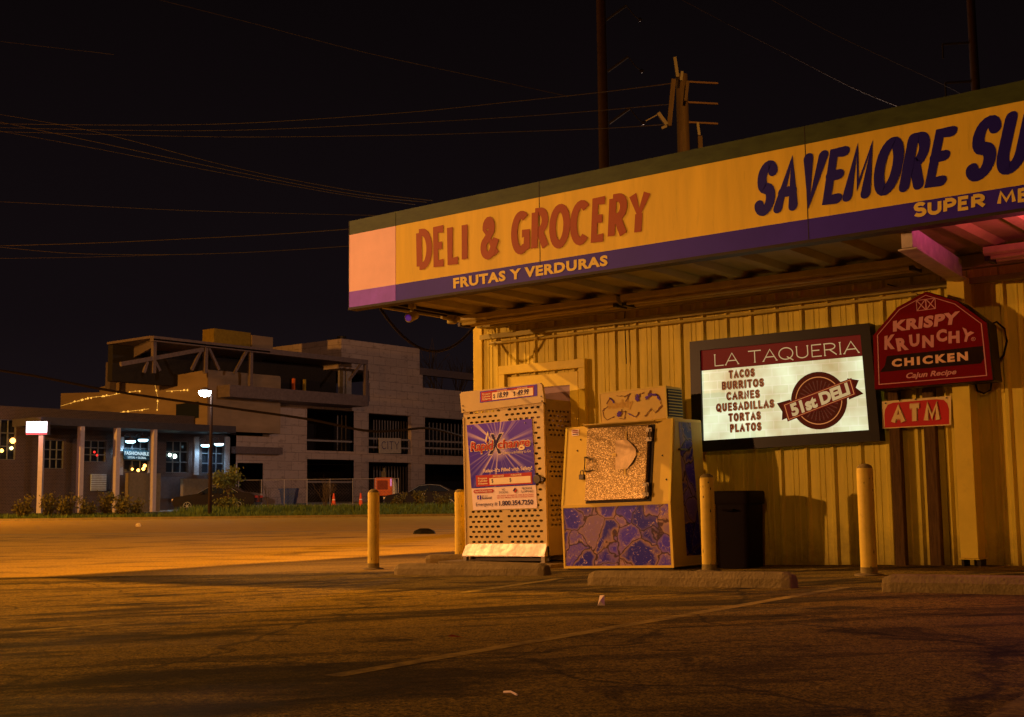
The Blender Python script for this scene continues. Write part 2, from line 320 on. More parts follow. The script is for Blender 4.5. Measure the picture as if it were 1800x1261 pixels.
def sunburst(center, k):
    """printed purple banner with rays bursting from its logo"""
    m, n, L, p = nodes('purple_sunburst_print'); p.inputs['Roughness'].default_value = .38
    t = n.new('ShaderNodeTexCoord'); sb = n.new('ShaderNodeVectorMath'); sb.operation = 'SUBTRACT'; sb.inputs[1].default_value = center
    L.new(t.outputs['Object'], sb.inputs[0]); s = n.new('ShaderNodeSeparateXYZ'); L.new(sb.outputs[0], s.inputs[0])
    at = n.new('ShaderNodeMath'); at.operation = 'ARCTAN2'; L.new(s.outputs[2], at.inputs[0]); L.new(s.outputs[0], at.inputs[1])
    z = n.new('ShaderNodeTexNoise'); z.noise_dimensions = '1D'; z.inputs['Scale'].default_value = 5.5; z.inputs['Detail'].default_value = 2.5; L.new(at.outputs[0], z.inputs['W'])
    r = n.new('ShaderNodeValToRGB'); r.color_ramp.elements[0].position = .50; r.color_ramp.elements[0].color = (0, 0, 0, 1); r.color_ramp.elements[1].position = .72
    L.new(z.outputs['Fac'], r.inputs[0])
    ln = n.new('ShaderNodeVectorMath'); ln.operation = 'LENGTH'; L.new(sb.outputs[0], ln.inputs[0])
    f = n.new('ShaderNodeMapRange'); f.inputs['From Min'].default_value = .08*k; f.inputs['From Max'].default_value = .62*k; f.inputs['To Min'].default_value = 1; f.inputs['To Max'].default_value = .05
    L.new(ln.outputs['Value'], f.inputs[0])
    f2 = n.new('ShaderNodeMapRange'); f2.inputs['From Min'].default_value = 0; f2.inputs['From Max'].default_value = .20*k; f2.inputs['To Min'].default_value = .9; f2.inputs['To Max'].default_value = 0
    L.new(ln.outputs['Value'], f2.inputs[0])
    ml = n.new('ShaderNodeMath'); ml.operation = 'MULTIPLY'; L.new(r.outputs[0], ml.inputs[0]); L.new(f.outputs[0], ml.inputs[1])
    mxx = n.new('ShaderNodeMath'); mxx.operation = 'MAXIMUM'; L.new(ml.outputs[0], mxx.inputs[0]); L.new(f2.outputs[0], mxx.inputs[1])
    bg = n.new('ShaderNodeMapRange'); bg.inputs['From Min'].default_value = -.45*k; bg.inputs['From Max'].default_value = .3*k; L.new(s.outputs[2], bg.inputs[0])
    c = n.new('ShaderNodeMixRGB'); L.new(bg.outputs[0], c.inputs[0]); c.inputs[1].default_value = (.022, .006, .42, 1); c.inputs[2].default_value = (.095, .022, .62, 1)
    c2 = n.new('ShaderNodeMixRGB'); L.new(mxx.outputs[0], c2.inputs[0]); L.new(c.outputs[0], c2.inputs[1]); c2.inputs[2].default_value = (.9, .68, .62, 1)
    L.new(c2.outputs[0], p.inputs['Base Color']); return m
def menu_face():
    m, n, L, p = nodes('backlit_menu_face'); p.inputs['Base Color'].default_value = (.05, .05, .04, 1); p.inputs['Roughness'].default_value = .25
    t = n.new('ShaderNodeTexCoord'); s = n.new('ShaderNodeSeparateXYZ'); c = n.new('ShaderNodeCombineXYZ')
    L.new(t.outputs['Object'], s.inputs[0]); L.new(s.outputs[0], c.inputs[0]); L.new(s.outputs[2], c.inputs[1])
    b = n.new('ShaderNodeTexBrick'); b.inputs['Scale'].default_value = 2.6; b.inputs['Mortar Size'].default_value = .025; b.inputs['Mortar Smooth'].default_value = 1
    b.inputs['Color1'].default_value = (.84, .88, .60, 1); b.inputs['Color2'].default_value = (.74, .78, .48, 1); b.inputs['Mortar'].default_value = (.90, .92, .68, 1)
    L.new(c.outputs[0], b.inputs['Vector'])
    z = n.new('ShaderNodeTexNoise'); z.inputs['Scale'].default_value = 1.9; z.inputs['Detail'].default_value = 3; L.new(c.outputs[0], z.inputs['Vector'])
    r = n.new('ShaderNodeValToRGB'); r.color_ramp.elements[0].position = .30; r.color_ramp.elements[0].color = (.50, .27, .09, 1); r.color_ramp.elements[1].position = .60; r.color_ramp.elements[1].color = (1, 1, .93, 1)
    L.new(z.outputs['Fac'], r.inputs[0])
    x = n.new('ShaderNodeMixRGB'); x.blend_type = 'MULTIPLY'; x.inputs[0].default_value = .8; L.new(b.outputs[0], x.inputs[1]); L.new(r.outputs[0], x.inputs[2])
    L.new(x.outputs[0], p.inputs['Emission Color']); p.inputs['Emission Strength'].default_value = 1.05
    return m
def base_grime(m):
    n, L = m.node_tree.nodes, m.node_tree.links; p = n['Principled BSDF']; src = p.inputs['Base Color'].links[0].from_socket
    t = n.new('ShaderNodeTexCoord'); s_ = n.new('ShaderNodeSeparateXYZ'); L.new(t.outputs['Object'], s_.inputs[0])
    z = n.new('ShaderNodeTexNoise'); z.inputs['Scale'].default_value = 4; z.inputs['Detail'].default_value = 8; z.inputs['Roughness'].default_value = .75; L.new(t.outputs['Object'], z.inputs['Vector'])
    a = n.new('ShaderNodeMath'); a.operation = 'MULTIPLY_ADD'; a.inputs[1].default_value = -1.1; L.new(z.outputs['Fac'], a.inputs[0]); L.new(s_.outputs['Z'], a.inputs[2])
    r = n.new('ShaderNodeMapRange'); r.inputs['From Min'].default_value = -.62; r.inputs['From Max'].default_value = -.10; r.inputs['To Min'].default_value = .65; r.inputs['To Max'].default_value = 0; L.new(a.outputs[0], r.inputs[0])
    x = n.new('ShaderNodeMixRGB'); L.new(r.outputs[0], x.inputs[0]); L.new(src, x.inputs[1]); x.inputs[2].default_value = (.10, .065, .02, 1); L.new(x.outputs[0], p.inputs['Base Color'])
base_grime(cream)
asph = asphalt(); apron_m = worn_concrete(); paint_m = line_paint()
brick_far = brick_mat('dark_brick', (.045, .029, .027), (.030, .020, .021), (.10, .082, .085), 3.2)
board_m = sheathing(); ice_m = ice_print('ice_chunk_print', .72); ice_m2 = ice_print('darker_ice_print', .55); door_m = hammered(); menu_m = menu_face()  # side strip uses the ice print with all colours scaled darker
menu_red = glow('backlit_maroon_strip', (.30, .012, .010), .22); menu_red.node_tree.nodes['Principled BSDF'].inputs['Base Color'].default_value = (.07, .003, .003, 1)
menu_lite = glow('backlit_cream_lettering', (.85, .58, .25), .55)
menu_dark = flat('maroon_ink', (.10, .010, .008)); menu_or = glow('orange_outline_ink', (.75, .24, .06), .7)
menu_mar = glow('backlit_maroon_ink', (.20, .015, .012), .30)
G_lamp = glow('white_lamp_glow', (.85, .97, 1), 30); G_sign = glow('white_lit_sign', (.95, .92, 1), 6); G_red = glow('red_lit_strip', (1, .03, .06), 2.5)
G_goose = glow('cool_lamp_glow', (.45, .85, 1), 7); G_warm = glow('warm_lamp_glow', (1, .42, .08), 7); G_bead = glow('amber_bead_glow', (1, .45, .06), 1.5)
G_cyanlet = glow('pale_lit_lettering', (.75, .95, 1), .8); sign_teal = mat('teal_sign_board', (.012, .035, .05), .5); G_redled = glow('red_led', (1, .02, .02), 1.2)
G_wht = glow('greenish_window_lamp', (.75, 1, .85), 8); lens_p = glow('purple_lens_glow', (.30, .03, .60), .18)

# ---- mesh builder
MW = {}                       # world matrices of the Empties
def thing(name, label, cat, loc=(0, 0, 0), rz=0, ry=0, group=None):
    o = bpy.data.objects.new(name, None); COL.objects.link(o); o.empty_display_size = .2
    M = Matrix.Translation(Vector(loc)) @ Matrix.Rotation(rz, 4, 'Z') @ Matrix.Rotation(ry, 4, 'Y')
    o.matrix_world = M; MW[o.name] = M
    o['label'] = label; o['category'] = cat
    if group: o['group'] = group
    return o
def tag(o, label=None, cat=None, group=None, kind=None):
    if label: o['label'] = label
    if cat: o['category'] = cat
    if group: o['group'] = group
    if kind: o['kind'] = kind
    return o
class MB:
    def __init__(s): s.v = []; s.f = []
    def add(s, vs, fs):
        n = len(s.v); s.v += [Vector(v) for v in vs]; s.f += [tuple(i+n for i in f) for f in fs]; return s
    def box(s, x0, x1, y0, y1, z0, z1):
        return s.add([(x0, y0, z0), (x1, y0, z0), (x1, y1, z0), (x0, y1, z0), (x0, y0, z1), (x1, y0, z1), (x1, y1, z1), (x0, y1, z1)],
                     [(0, 3, 2, 1), (4, 5, 6, 7), (0, 1, 5, 4), (1, 2, 6, 5), (2, 3, 7, 6), (3, 0, 4, 7)])
    def beam(s, a, b, w, h, upv=(0, 0, 1)):
        a, b = Vector(a), Vector(b); d = (b-a).normalized(); sd = d.cross(Vector(upv))
        if sd.length < 1e-4: sd = d.cross(Vector((1, 0, 0)))
        sd.normalize(); u = sd.cross(d); c = []
        for p in (a, b):
            for i, j in ((-1, -1), (1, -1), (1, 1), (-1, 1)): c.append(p+sd*(w/2*i)+u*(h/2*j))
        return s.add(c, [(0, 3, 2, 1), (4, 5, 6, 7), (0, 1, 5, 4), (1, 2, 6, 5), (2, 3, 7, 6), (3, 0, 4, 7)])
    def tube(s, pts, r, n=8, cap=True):
        pts = [Vector(p) for p in pts]; rs = r if isinstance(r, (list, tuple)) else [r]*len(pts); vs = []; fs = []
        ref = None
        for i, p in enumerate(pts):
            d = (pts[min(i+1, len(pts)-1)]-pts[max(i-1, 0)]).normalized()
            if ref is None: ref = Vector((0, 0, 1)) if abs(d.z) < .9 else Vector((1, 0, 0))
            sd = d.cross(ref)
            if sd.length < 1e-4: sd = d.cross(Vector((.3, 1, .2)))
            sd.normalize(); u = sd.cross(d)
            for k in range(n):
                a = 2*pi*k/n; vs.append(p+(sd*cos(a)+u*sin(a))*rs[i])
        for i in range(len(pts)-1):
            for k in range(n): fs.append((i*n+k, i*n+(k+1) % n, (i+1)*n+(k+1) % n, (i+1)*n+k))
        if cap: fs += [tuple(range(n-1, -1, -1)), tuple((len(pts)-1)*n+k for k in range(n))]
        return s.add(vs, fs)
    def lathe(s, prof, c=(0, 0, 0), n=20):
        c = Vector(c); vs = []; fs = []; m = len(prof)
        for r, z in prof:
            for k in range(n): vs.append(c+Vector((r*cos(2*pi*k/n), r*sin(2*pi*k/n), z)))
        for i in range(m-1):
            for k in range(n): fs.append((i*n+k, i*n+(k+1) % n, (i+1)*n+(k+1) % n, (i+1)*n+k))
        fs += [tuple(range(n-1, -1, -1)), tuple((m-1)*n+k for k in range(n))]
        return s.add(vs, fs)
    def prism(s, poly, d):
        """polygon of 3D points extruded along vector d"""
        n = len(poly); d = Vector(d); vs = [Vector(p) for p in poly]+[Vector(p)+d for p in poly]
        return s.add(vs, [tuple(range(n)), tuple(range(2*n-1, n-1, -1))]+[(i, (i+1) % n+0, n+(i+1) % n, n+i) for i in range(n)])
    def quad(s, a, b, c, d): return s.add([a, b, c, d], [(0, 1, 2, 3)])
    def build(s, name, m, parent=None, world=False, smooth=False, bevel=0):
        me = bpy.data.meshes.new(name)
        vs = s.v
        if world and parent is not None:
            I = MW[parent.name].inverted(); vs = [I @ v for v in vs]
        me.from_pydata([tuple(v) for v in vs], [], s.f); me.validate()
        bm = bmesh.new(); bm.from_mesh(me); bmesh.ops.recalc_face_normals(bm, faces=bm.faces); bm.to_mesh(me); bm.free()
        me.materials.append(m)
        if smooth: me.polygons.foreach_set('use_smooth', [True]*len(me.polygons))
        o = bpy.data.objects.new(name, me); COL.objects.link(o)
        if parent is not None: o.parent = parent
        if bevel:
            b = o.modifiers.new('bevel', 'BEVEL'); b.width = bevel; b.segments = 2; b.limit_method = 'ANGLE'; b.angle_limit = radians(40)
        if smooth:
            try: me.set_sharp_from_angle(angle=radians(38))
            except Exception: pass
        return o
def dup(o, loc, rz=None, label=None, sc=None):
    c = o.copy(); COL.objects.link(c); c.parent = None
    c.location = loc
    if rz is not None: c.rotation_euler = (0, 0, rz)
    if sc: c.scale = (sc, sc, sc)
    if label: c['label'] = label
    for ch in list(o.children):
        k = ch.copy(); COL.objects.link(k); k.parent = c
        for gch in list(ch.children):
            q = gch.copy(); COL.objects.link(q); q.parent = k
    return c

# ---- lettering: filled 2D curves and text -> (x, y) meshes
def curve_mesh(obj):
    COL.objects.link(obj); dg = bpy.context.evaluated_depsgraph_get(); dg.update()
    me = bpy.data.meshes.new_from_object(obj.evaluated_get(dg))
    vs = [v.co.copy() for v in me.vertices]; fs = [tuple(p.vertices) for p in me.polygons]
    data = obj.data; bpy.data.objects.remove(obj); bpy.data.curves.remove(data); bpy.data.meshes.remove(me)
    return vs, fs
def text2d(body, bold=0, space=1.0, shear=0, lines=1.0):
    c = bpy.data.curves.new('t', 'FONT'); c.body = body; c.offset = bold; c.space_character = space; c.shear = shear
    c.resolution_u = 3; c.fill_mode = 'FRONT'; c.align_x = 'CENTER' if '\n' in body else 'LEFT'; c.space_line = lines
    return curve_mesh(bpy.data.objects.new('t', c))
def fill2d(polys):
    c = bpy.data.curves.new('f', 'CURVE'); c.dimensions = '2D'; c.fill_mode = 'FRONT'
    for p in polys:
        s = c.splines.new('POLY'); s.points.add(len(p)-1)
        for i, q in enumerate(p): s.points[i].co = (q[0], q[1], 0, 1)
        s.use_cyclic_u = True
    return curve_mesh(bpy.data.objects.new('f', c))
def norm_rect(vs, x0, y0, x1, y1):
    """text bounding box -> the rectangle (y down)"""
    ax = min(v.x for v in vs); bx = max(v.x for v in vs); ay = min(v.y for v in vs); by = max(v.y for v in vs)
    return [(x0+(v.x-ax)/(bx-ax)*(x1-x0), y1+(v.y-ay)/(by-ay)*(y0-y1)) for v in vs]
class Quad:
    """bilinear sheet: (s right, t down) in 0..1 -> 3D, lifted along its normal"""
    def __init__(q, tl, tr, br, bl):
        q.c = [Vector(p) for p in (tl, tr, br, bl)]
        n = (q.c[1]-q.c[0]).cross(q.c[3]-q.c[0]); q.n = -n.normalized()
        q.n = (q.c[3]-q.c[0]).cross(q.c[1]-q.c[0]).normalized()
    def __call__(q, s, t, lift=0):
        a = q.c[0].lerp(q.c[1], s); b = q.c[3].lerp(q.c[2], s); return a.lerp(b, t)+q.n*lift
    def text(q, body, s0, t0, s1, t1, m, parent, name='lettering', lift=.003, world=True, **k):
        vs, fs = text2d(body, **k); pts = norm_rect(vs, s0, t0, s1, t1)
        return MB().add([q(a, b, lift) for a, b in pts], fs).build(name, m, parent, world)
    def patch(q, poly, m, parent, name, lift=.002, world=True, thick=0):
        P = [q(a, b, lift) for a, b in poly]; b = MB()
        if thick: b.prism(P, q.n*-thick)
        else: b.add(P, [tuple(range(len(P)))])
        return b.build(name, m, parent, world)
    def rect(q, s0, t0, s1, t1, m, parent, name, lift=.002, world=True, thick=0, sub=1):
        return q.patch([(s0, t0), (s1, t0), (s1, t1), (s0, t1)], m, parent, name, lift, world, thick)
    def poly2d(q, polys, m, parent, name, lift=.003, world=True):
        vs, fs = fill2d(polys); return MB().add([q(v.x, v.y, lift) for v in vs], fs).build(name, m, parent, world)

def arc(cx, cy, rx, ry, a0, a1, n=12): return [(cx+rx*cos(radians(a0+(a1-a0)*i/n)), cy+ry*sin(radians(a0+(a1-a0)*i/n))) for i in range(n+1)]
GL = {   # centre lines of hand-drawn capitals, height 1
 'A': (.70, [[(0, 0), (.36, 1), (.70, 0)], [(.13, .34), (.57, .34)]]),
 'B': (.58, [[(.04, 0), (.04, 1)], [(.04, 1)]+arc(.32, .76, .24, .24, 90, -90)+[(.04, .52)], [(.04, .52)]+arc(.32, .26, .27, .26, 90, -90)+[(.04, 0)]]),
 'C': (.66, [arc(.36, .5, .36, .5, 48, 312, 18)]),
 'D': (.66, [[(.04, 0), (.04, 1)], [(.04, 1)]+arc(.25, .5, .40, .5, 90, -90, 16)+[(.04, 0)]]),
 'E': (.50, [[(.50, 1), (.04, 1), (.04, 0), (.50, 0)], [(.04, .52), (.42, .52)]]),
 'I': (.10, [[(.05, 0), (.05, 1)]]),
 'L': (.50, [[(.04, 1), (.04, 0), (.50, 0)]]),
 'M': (.82, [[(.02, 0), (.12, 1), (.41, .2), (.70, 1), (.80, 0)]]),
 'N': (.66, [[(.04, 0), (.04, 1), (.62, 0), (.62, 1)]]),
 'O': (.72, [arc(.36, .5, .36, .5, 0, 360, 26)]),
 'P': (.56, [[(.04, 0), (.04, 1)], [(.04, 1)]+arc(.28, .73, .27, .27, 90, -90)+[(.04, .46)]]),
 'Q': (.74, [arc(.36, .5, .36, .5, 0, 360, 26), [(.40, .22), (.72, -.12)]]),
 'R': (.62, [[(.04, 0), (.04, 1)], [(.04, 1)]+arc(.30, .74, .26, .26, 90, -90)+[(.04, .48)], [(.28, .48), (.62, 0)]]),
 'S': (.54, [arc(.28, .745, .25, .255, 25, 265, 14)+arc(.27, .25, .27, .25, 85, -155, 14)]),
 'T': (.64, [[(0, 1), (.64, 1)], [(.32, 1), (.32, 0)]]),
 'U': (.64, [[(.04, 1), (.04, .32)]+arc(.32, .32, .28, .32, 180, 360, 12)+[(.60, 1)]]),
 'V': (.66, [[(0, 1), (.32, 0), (.66, 1)]]),
 'Y': (.66, [[(0, 1), (.33, .48), (.66, 1)], [(.33, .48), (.33, 0)]]),
 'G': (.70, [arc(.36, .5, .36, .5, 52, 300, 18)+[(.68, .10), (.68, .46), (.42, .46)]]),
 '&': (.74, [[(.74, 0), (.18, .70)]+arc(.32, .80, .17, .20, 215, -60, 12)+[(.12, .40)]+arc(.30, .24, .26, .24, 140, 330, 12)+[(.74, .46)]]),
 ' ': (.30, []),
}
def stroke_poly(pts, w, rnd):
    P = [Vector((a, b)) for a, b in pts]; n = len(P); closed = (P[0]-P[-1]).length < 1e-5; L = []; R = []
    for i, p in enumerate(P):
        a = P[i-1] if i else (P[-2] if closed else p); b = P[i+1] if i < n-1 else (P[1] if closed else p)
        d1 = (p-a).normalized() if (p-a).length > 1e-6 else (b-p).normalized(); d2 = (b-p).normalized() if (b-p).length > 1e-6 else d1
        t = (d1+d2)
        t = t.normalized() if t.length > .2 else d1
        nn = Vector((-t.y, t.x)); k = 1/max(.82, nn.dot(Vector((-d1.y, d1.x))))
        L.append(p+nn*(w/2*k)); R.append(p-nn*(w/2*k))
    vs = []; fs = []
    for a, b in zip(L, R): vs += [a, b]
    for i in range(n-1): fs.append((2*i, 2*i+1, 2*i+3, 2*i+2))
    if rnd and not closed:
        for p, q in ((P[0], P[1]), (P[-1], P[-2])):
            d = (p-q).normalized(); a0 = atan2(d.y, d.x); i0 = len(vs)
            for k in range(9):
                a = a0-pi/2+pi*k/8; vs.append(p+Vector((cos(a), sin(a)))*(w/2*.97))
            fs.append(tuple(range(i0, i0+9)))
    return vs, fs
def stroke_text(q, body, s0, t0, s1, t1, w, m, parent, lift=.003, step=.00035, name='lettering', shear=0, gap=.1, serif=0, rnd=True, wl_=None):
    """letters drawn from their centre lines, squeezed to fill the rectangle exactly; w, gap, serif in letter heights"""
    wl_ = wl_ or w
    asp = (q(s1, t0)-q(s0, t0)).length/(q(s0, t1)-q(s0, t0)).length*(1+wl_)-wl_-2*serif
    nat = sum(GL[c][0] for c in body); gp = gap+wl_+2*serif*.8; kx = (asp-gp*(len(body)-1))/nat
    x = 0; b = MB(); n = 0
    for ch in body:
        wd, ls = GL[ch]
        for l in ls:
            pts = [(a*kx+x, b_) for a, b_ in l]; sp_ = [stroke_poly(pts, w, rnd)]
            if serif and pts[0] != pts[-1]:
                for p, p2 in ((pts[0], pts[1]), (pts[-1], pts[-2])):
                    dx, dy = p[0]-p2[0], p[1]-p2[1]
                    if abs(dy) >= abs(dx)*.8 and (p[1] < .05 or p[1] > .95): sp_.append(stroke_poly([(p[0]-serif-w*.3, p[1]), (p[0]+serif+w*.3, p[1])], w*.8, False))
                    elif abs(dx) > abs(dy) and ch in 'ETLSC' and abs(p[1]-.52) > .1: sp_.append(stroke_poly([(p[0], p[1]-serif*.8), (p[0], p[1]+serif*.8)], w*.8, False))
            for vs, fs in sp_:
                for i_, f_ in enumerate(fs):        # every facet a hair above the one before, so that none share a plane
                    P = []
                    for k_ in f_:
                        v = vs[k_]; a = (v.x+serif+wl_/2+shear*(v.y-.5))/(asp+wl_+2*serif); c = (v.y+wl_/2)/(1+wl_)
                        P.append(q(s0+a*(s1-s0), t1+(t0-t1)*c, lift+step*(n % 9)+.000035*i_))
                    b.add(P, [tuple(range(len(P)))])
                n += 1
        x += wd*kx+gp
    return b.build(name, m, parent, True)
def px_local(M, x, y, p0, n):
    """photo pixel -> point on a plane given in the frame M"""
    I = M.inverted(); o = I @ EYE; d = (I.to_3x3() @ ray(x, y)); p0 = Vector(p0); n = Vector(n)
    return o+d*((p0-o).dot(n)/d.dot(n))

# ================================================================== GROUND
def sheet(name, v0, v1, u0, u1, m, dz=0, nu=40, nv=10, kind='structure'):
    b = MB(); vs = []; fs = []
    for j in range(nv+1):
        v = v0+(v1-v0)*j/nv
        for i in range(nu+1):
            X, Y = uv(u0+(u1-u0)*i/nu, v); vs.append((X, Y, gz(X, Y)+dz))
    for j in range(nv):
        for i in range(nu): a = j*(nu+1)+i; fs.append((a, a+1, a+nu+2, a+nu+1))
    o = b.add(vs, fs).build(name, m); tag(o, kind=kind); return o
sheet('asphalt_lot', -8, 14.7, -30, 30, asph, nu=120, nv=40)
sheet('concrete_apron', 14.7, 33.6, -60, 60, apron_m, nu=80, nv=24)
sheet('gutter', 33.6, 34.4, -60, 60, kerb_m, nu=20, nv=2)
sheet('road', 34.4, 57, -90, 90, asph_far, nu=30, nv=12)
sheet('verge', 57, 67, -90, 90, soil_m, nu=30, nv=12)
sheet('pavement', 67, 130, -120, 120, farlot_m, nu=30, nv=30)
sheet('ground', 130, 900, -900, 900, ground_m, nu=8, nv=8)
# kerb along the verge
b = MB()
P = [uv(u, 56.9) for u in range(-90, 91, 6)]
for (x0, y0), (x1, y1) in zip(P, P[1:]): b.beam((x0, y0, gz(x0, y0)+.04), (x1, y1, gz(x1, y1)+.04), .16, .14)
tag(b.build('kerb', kerb_m), kind='structure')
# worn parking lines
def line(a, b_, w, seg=24):
    A, B = g(*a), g(*b_); d = (B-A); d.z = 0; d.normalize(); n = Vector((-d.y, d.x, 0))*w/2; m = MB(); vs = []
    for i in range(seg+1):
        p = A.lerp(B, i/seg)
        for q in (p+n, p-n): vs.append((q.x, q.y, gz(q.x, q.y)+.0015))
    m.add(vs, [(2*i, 2*i+1, 2*i+3, 2*i+2) for i in range(seg)])
    tag(m.build('painted_line', paint_m), kind='structure')
line((815, 1042), (985, 1017), .10); line((585, 1189), (1485, 1033), .10); line((20, 1112), (215, 1096), .10); line((1745, 1275), (1830, 1222), .10)
line((200, 918.6), (-60, 916), .14)
# grass: blades nobody could count
b = MB(); rng = random.Random(3)
def blades(n, v0, v1, u0, u1, h0, h1):
    for _ in range(n):
        v = rng.uniform(v0, v1); u = rng.uniform(u0, u1); X, Y = uv(u, v); z = gz(X, Y); h = rng.uniform(h0, h1)
        a = rng.uniform(0, pi); w = .05; dx, dy = cos(a)*w, sin(a)*w; lx, ly = rng.uniform(-.1, .1), rng.uniform(-.1, .1)
        b.add([(X-dx, Y-dy, z-.01), (X+dx, Y+dy, z-.01), (X+lx, Y+ly, z+h)], [(0, 1, 2)])
blades(9000, 57.1, 61, -32, 1, .10, .24)
blades(6500, 61, 66.5, -17, 3, .16, .42)
tag(b.build('verge_grass', grass_m), 'rough green grass along the verge beyond the road', 'grass', kind='stuff')

# ================================================================== STORE
YF, YW, XL, XR = 10.1, 12.4, -10.38, 9.0
ZB, ZT = 3.05, 4.07
store = thing('store_building', 'long cream ribbed metal grocery store with a deep flat canopy', 'building', (XL, YW, 0))
def ribbed(x0, x1, y, z0, z1, flip=False):
    """panel sheet: a big trapezoid rib every 0.305 m, two small ones between"""
    pr = []; x = x0
    while x < x1-.3:
        for dx, dy in ((0, 0), (.085, 0), (.092, .006), (.106, .006), (.113, 0), (.145, 0), (.152, .006), (.166, .006), (.173, 0), (.235, 0), (.256, .034), (.283, .034), (.304, 0)):
            pr.append((x+dx, y-dy))
        x += .305
    vs = []
    for a, c in pr: vs += [(a, c, z0), (a, c, z1)]
    return vs, [(2*i, 2*i+2, 2*i+3, 2*i+1) for i in range(len(pr)-1)]
b = MB(); vs, fs = ribbed(XL+.13, XR, YW, -.11, 3.5); b.add(vs, fs); b.build('wall', cream, store, True)
b = MB(); b.quad((XL, YW, -.15), (XL, 24, -.15), (XL, 24, 3.9), (XL, YW, 3.9)); b.quad((XL, 24, -.15), (XR, 24, -.15), (XR, 24, 3.9), (XL, 24, 3.9)); b.quad((XR, YW, -.15), (XR, 24, -.15), (XR, 24, 3.9), (XR, YW, 3.9))
b.build('side_wall', cream, store, True)
b = MB(); b.box(XL-.01, XL+.14, YW-.03, YW+.12, -.12, 3.12); b.build('corner_trim', cream_trim, store, True, bevel=.006)
b = MB(); b.box(XL+.15, XR, YW-.012, YW+.02, -.14, -.02); b.build('base_flashing', dark_edge, store, True)
b = MB(); b.box(XL+.02, XR, YF+.09, 24.1, 3.92, 4.0); b.build('roof', roof_m, store, True)
# canopy underside: sheet with cross ribs
b = MB(); b.box(XL+.06, XR, YF+.10, YW+.05, 3.13, 3.15)
x = XL+.55
while x < XR:
    b.add([(x, YF+.12, 3.128), (x+.24, YF+.12, 3.128), (x+.18, YF+.12, 3.075), (x+.06, YF+.12, 3.075), (x, YW-.32, 3.128), (x+.24, YW-.32, 3.128), (x+.18, YW-.32, 3.075), (x+.06, YW-.32, 3.075)],
          [(0, 1, 2, 3), (4, 7, 6, 5), (0, 3, 7, 4), (1, 5, 6, 2), (3, 2, 6, 7)]); x += .52
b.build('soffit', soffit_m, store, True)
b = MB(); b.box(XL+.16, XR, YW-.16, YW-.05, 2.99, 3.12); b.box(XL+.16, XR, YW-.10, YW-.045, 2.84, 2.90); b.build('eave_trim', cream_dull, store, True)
b = MB(); b.tube([(XL+.3, YW-.07, 2.78), (-4.4, YW-.07, 2.80)], .017, 8); b.build('conduit', conduit_m, store, True)
# return at the canopy's left end
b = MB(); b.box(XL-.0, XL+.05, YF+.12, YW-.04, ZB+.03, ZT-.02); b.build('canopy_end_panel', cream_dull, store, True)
b = MB(); b.beam((XL+.08, YF+.1, ZB+.06), (XL+.08, YW-.04, ZB+.07), .09, .06); b.beam((XL+.22, YF+.4, ZB+.07), (XL+.22, YW-.1, ZB+.07), .05, .05); b.build('end_beam', dark_edge, store, True)
# cross beam and its column
bx = wl(1676, 470, YW-.1).x
f0 = wl(1594, 420, YF+.14).x; f1 = wl(1682, 470, YW-.30).x
b = MB(); b.prism([(f0-.05, YF+.14, 2.87), (f0+.05, YF+.14, 2.87), (f1+.05, YW-.30, 2.87), (f1-.05, YW-.30, 2.87)], (0, 0, .19))
b.prism([(f0-.085, YF+.145, 2.852), (f0+.085, YF+.145, 2.852), (f1+.085, YW-.30, 2.852), (f1-.085, YW-.30, 2.852)], (0, 0, .016)); b.build('canopy_beam', pink_beam, store, True, bevel=.006)
ct = wl(1690, 760, YW-.12); cb = wl(1713, 975, YW-.12)
b = MB(); b.box(cb.x-.085, cb.x+.085, YW-.27, YW-.05, .14, 2.90); b.box(cb.x-.10, cb.x+.10, YW-.28, YW-.045, .125, .138)
b.box(cb.x-.10, cb.x+.10, YW-.285, YW-.045, 2.52, 2.535); b.build('column', cream_trim, store, True, bevel=.005)
b = MB(); b.box(cb.x-.09, cb.x-.065, YW-.24, YW-.06, .02, .124); b.box(cb.x+.055, cb.x+.09, YW-.22, YW-.06, .02, .124); b.box(cb.x-.09, cb.x+.09, YW-.24, YW-.06, .0, .019); b.build('column_foot', dark_edge, store, True)
b = MB(); b.box(-3.28, -3.17, YW-.15, YW-.035, .1, 2.7); b.build('downspout', cream_trim, store, True, bevel=.01)
# door behind the gas cage
dl, dr = wl(884, 700, YW).x, wl(1030, 700, YW).x; dz = wl(1025, 632, YW).z
b = MB(); b.box(dl, dr+.05, YW-.09, YW-.02, dz-.11, dz); b.box(dl, dl+.10, YW-.09, YW-.02, -.1, dz-.11); b.box(dr-.05, dr+.05, YW-.09, YW-.02, -.1, dz-.11); dfr = b.build('door_frame', cream_trim, store, True, bevel=.006)
b = MB(); dx0, dx1 = dl+.13, dr-.08; dt = dz-.15
b.box(dx0, dx1, YW-.06, YW-.036, dt-.16, dt); b.box(dx0, dx0+.12, YW-.06, YW-.036, 0, dt-.16); b.box(dx1-.12, dx1, YW-.06, YW-.036, 0, dt-.16); b.box(dx0+.12, dx1-.12, YW-.06, YW-.036, 0, .9)
door = b.build('door', cream_trim, store, True)
gl = mat('hazy_door_glass', (.30, .20, .19), .12, var=.1); b = MB(); b.box(dx0+.12, dx1-.12, YW-.05, YW-.042, .9, dt-.16); pn = b.build('pane', gl, store, True)
